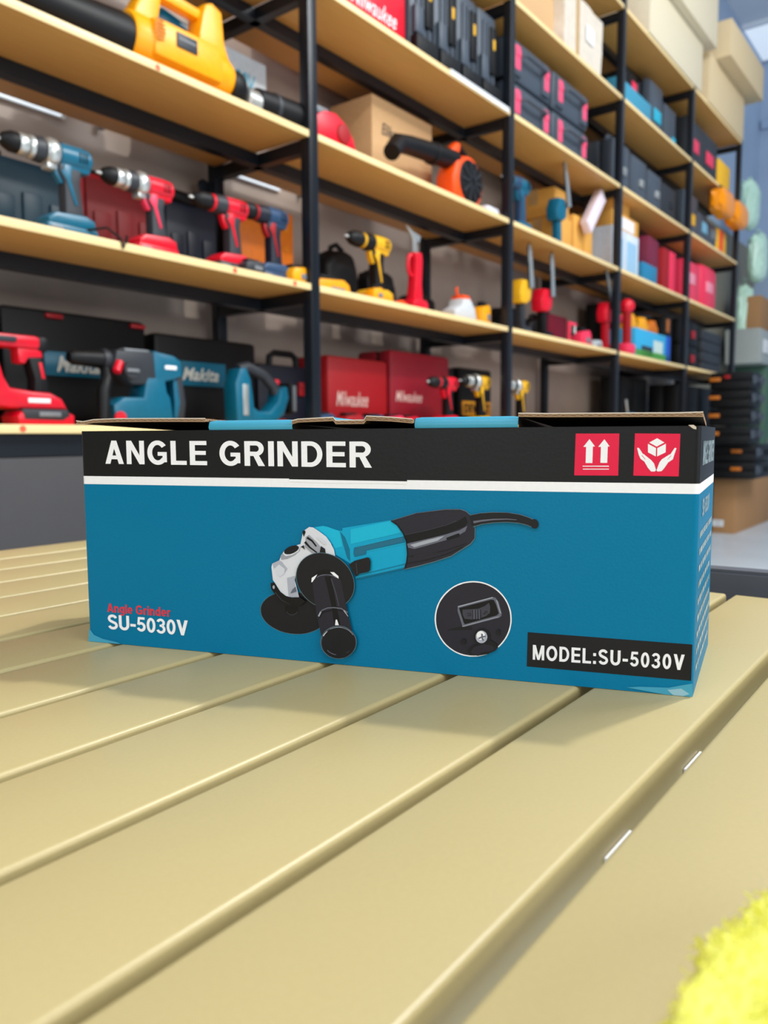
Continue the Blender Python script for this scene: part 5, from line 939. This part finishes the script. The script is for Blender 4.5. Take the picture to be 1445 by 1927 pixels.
# ================================================================== fifth bay
carton('long brown carton lying on the very top shelf above the fifth bay', .88, .40, .30, 3.86, -.01, zF, CARDL, tape=False)
carton('long brown carton overhanging on top of the last bay', .90, .46, .225, 4.0, -.10, zF+.303, CARDL, tape=False)
for i in range(2):
    case(['black case with pink label, upper fifth bay, nearer the fourth post', 'black case with pink label, upper fifth bay, nearer the yellow box'][i], .33, .2, .31, DGREY, 3.40+.345*i, .06, zE, group='pink-labelled cases', plate=(PINK, -.10, .07, .12, .2), handle=None, bev=.01)
carton('bright yellow box at the right end of the upper fifth bay', .30, .2, .235, 4.10, .06, zE, mat('yellow_card', (250, 190, 20), .5), tape=False, name='yellow_box', cat='box')
for i in range(3):
    case(['slate case with yellow-white tag right of the fourth post', 'slate case with pale blue tag in the fifth bay', 'small black case behind the yellow box'][i], [.31, .20, .2][i], .2, [.29, .22, .2][i], CASEG, [3.38, 3.66, 3.88][i], .07, zC, plate=([DYEL, LBLUE, GREY][i], -.02, .09, .10, .17), bev=.01)
carton('yellow and orange upright box low at the right end of the fifth bay', .26, .2, .2, 4.12, .07, zC, mat('yellow_card', (250, 190, 20), .5), tape=False, name='yellow_box', cat='box', band=((ORG, .0, .2, -.06, .04),))
for i in range(2):
    o = thing('tool_pouch', ['shiny orange pouch hanging at the front left of the last bay', 'shiny orange pouch hanging at the front right of the last bay'][i], 'pouch')
    b = MB(); bb = bmesh.new(); bmesh.ops.create_icosphere(bb, subdivisions=3, radius=1)
    for v in bb.verts: p = v.co.copy(); q = Vector([math.copysign(abs(c)**.6, c) for c in p]); v.co = Vector((q.x*.17, q.y*.06, q.z*.085))*(1+.12*noise.noise(p*3))
    b._add(bb, mat('orange_vinyl', (250, 150, 16), .25)); b.build('pouch_body', o); b = MB(); b.tube([(-.06, 0, .07), (-.05, .0, .11), (.05, 0, .11), (.06, 0, .07)], .006, BLK); b.build('loop', o); place(o, 3.80+.38*i, -.01, zC+.305)
for i in range(2):
    case(['bright red upright case right of the fourth post', 'bright red upright case, right one of the two in the last bay'][i], .33 if i == 0 else .36, .2, .275 if i == 0 else .32, PINK, 3.42+.42*i, .06, zA, group='bright red upright cases in the last bay', plate=(mat('rose_label', (250, 150, 170), .4), -.1, .06, .13, .2), bev=.05 if i else .012, seam=False)
case('black tool case above the red upright cases in the last bay', .5, .14, .13, BLK, 3.62, .27, zA, bev=.02)
for i in range(2):
    for j in range(2):
        case('dark case with crimson badge in the low fifth bay', .19, .18, .155, BLK, 3.32+.205*i, .07, zB+.158*j, group='dark cases with crimson badges', plate=(DRED if j == 0 else [DORG, DRED][i], -.05, .03, .05, .10), bev=.01)
for j in range(4): case('flat dark grey case in the pile at the low right end of the last bay', .46, .2, .072, DGREY, 3.98, .07, zB+.074*j, group='flat dark grey cases piled in the last bay', bev=.008, lid=.3)
for i in range(2): case('black case on the lowest level of the fifth bay', .42, .2, .30, BLK, 3.45+.46*i, .07, zG, group='black cases on the lowest level of the fifth bay', bev=.01)

# ================================================================== beyond the rack
carton('big brown carton with white label standing on the floor before the end of the rack', 1.10, .152, .388, 4.37, -.163, ZF, CARDD, tape=False)
sl = thing('shipping_label', 'white label stuck low on the left face of the big floor carton', 'label')
b = MB(); b.box((0, 0, 0), (.002, .075, .045), PAPER); b.build('sheet', sl)
for k_ in range(3): b = MB(); b.box((-.0015, .0, .012-k_*.011), (.001, .055-.01*k_, .003), GREY); b.build('printed_line', sl)
place(sl, 3.8175, -.052, .225)
z_ = ZF+.391
for i in range(6):
    lo = i < 2; tt = 3.70 if lo else 3.60; w_ = .50 if lo else .31; dd = .29 if lo else .26; d0 = -.302 if lo else -.285
    o = thing('tool_case', ['black case with orange tag, lowest in the stack on the big carton', 'black case with orange tag, second from the bottom of the tall stack', 'black case with orange tag, third from the bottom of the tall stack', 'black case with orange tag, fourth from the bottom of the tall stack', 'black case with orange tag, second from the top of the tall stack', 'black case with orange tag and red mark, topmost of the tall stack'][i], 'tool case', 'stacked black cases with orange tags')
    b = MB(); b.box((w_/2, dd/2, .029), (w_, dd, .055), BLK, bev=.010); b.box((w_/2, dd/2, .089), (w_, dd, .055), BLK, bev=.010); b.box((w_/2, dd/2, .059), (w_-.02, dd-.02, .02), BLK); b.build('body', o)
    b = MB(); b.box((-.003, (.115 if lo else .225), .070), (.008, .07, .024), mat('orange_tag', (196, 108, 24), .5), bev=.002); b.build('tag', o)
    for lx in (.06, w_-.05): b = MB(); b.box((lx, -.006, .062), (.05, .02, .06), CASEG, bev=.008); b.tube([(lx-.018, -.018, .04), (lx, -.028, .062), (lx+.018, -.018, .084)], .007, CASEG); b.build('latch', o)
    if i == 5: b = MB(); b.box((-.003, .15, .085), (.008, .04, .022), DRED, bev=.002); b.build('badge', o)
    place(o, tt, d0, z_+i*.1205)
GRN = mat('sage_wrap', (206, 240, 220), .3, bump=.6, scale=18, var=.12); GRND = mat('green_cabinet', (74, 110, 92), .5)
def roll(label, t, D, z, w, h, col=GRN, seed=0):
    o = thing('wrapped_bundle', label, 'wrapped bundle', 'pale green wrapped bundles')
    b = MB(); bb = bmesh.new(); bmesh.ops.create_icosphere(bb, subdivisions=4, radius=1)
    for v in bb.verts: p = v.co.copy(); q = Vector((p.x, p.y, math.copysign(abs(p.z)**.5, p.z))); v.co = Vector((q.x*w/2, q.y*.08, q.z*h/2+h/2))*(1+.14*noise.noise(Vector((p.x*3+seed, p.y*3, p.z*6))))
    b._add(bb, col); b.build('bundle', o)
    b = MB(); b.tube([(0, 0, h*.93), (.01, .0, h*1.06), (.0, .0, h*1.1)], [.025, .012, .02], col); b.build('twisted_top', o)
    return place(o, t, D, z)
o = thing('green_locker', 'dark green locker standing behind the carton at the far end', 'locker')
b = MB(); b.box((.31, .04, .74+ZF/2), (.62, .32, 1.48-ZF), GRND, bev=.01); b.build('body', o); b = MB(); b.box((.31, -.125, .82), (.56, .012, 1.24), GRND, bev=.004); b.build('door', o); b = MB(); b.box((.08, -.136, .75), (.02, .02, .12), GREY, bev=.004); b.build('handle', o); place(o, 5.98, .24, 0)

roll('tall pale green wrapped bundle beside the rack end, left one', 5.80, .30, 1.58, .20, .62, seed=1)
roll('pale green wrapped bundle on the locker, lower one', 5.80, .20, 2.21, .34, .42, seed=4)
roll('bright pale green bundle highest beside the rack end', 5.52, .22, 2.62, .34, .40, mat('mint_wrap', (196, 232, 214), .25, bump=.6, scale=18), seed=7)
o = thing('storage_crate', 'light grey crate standing on the dark green locker', 'crate')
b = MB(); b.prism([(-.24, 0), (-.28, .28), (-.29, .30), (.29, .30), (.28, .28), (.24, 0)], 0, .3, mat('pale_grey_crate', (176, 182, 178), .5), bev=.012); b.build('body', o)
b = MB(); b.box((0, -.006, .15), (.34, .012, .12), PAPER, bev=.003); b.build('front_label', o); place(o, 5.86, .1, 1.482)
carton('brown carton standing on the light grey crate at the right edge', .40, .25, .30, 5.92, .14, 1.784, CARDD, tape=False)
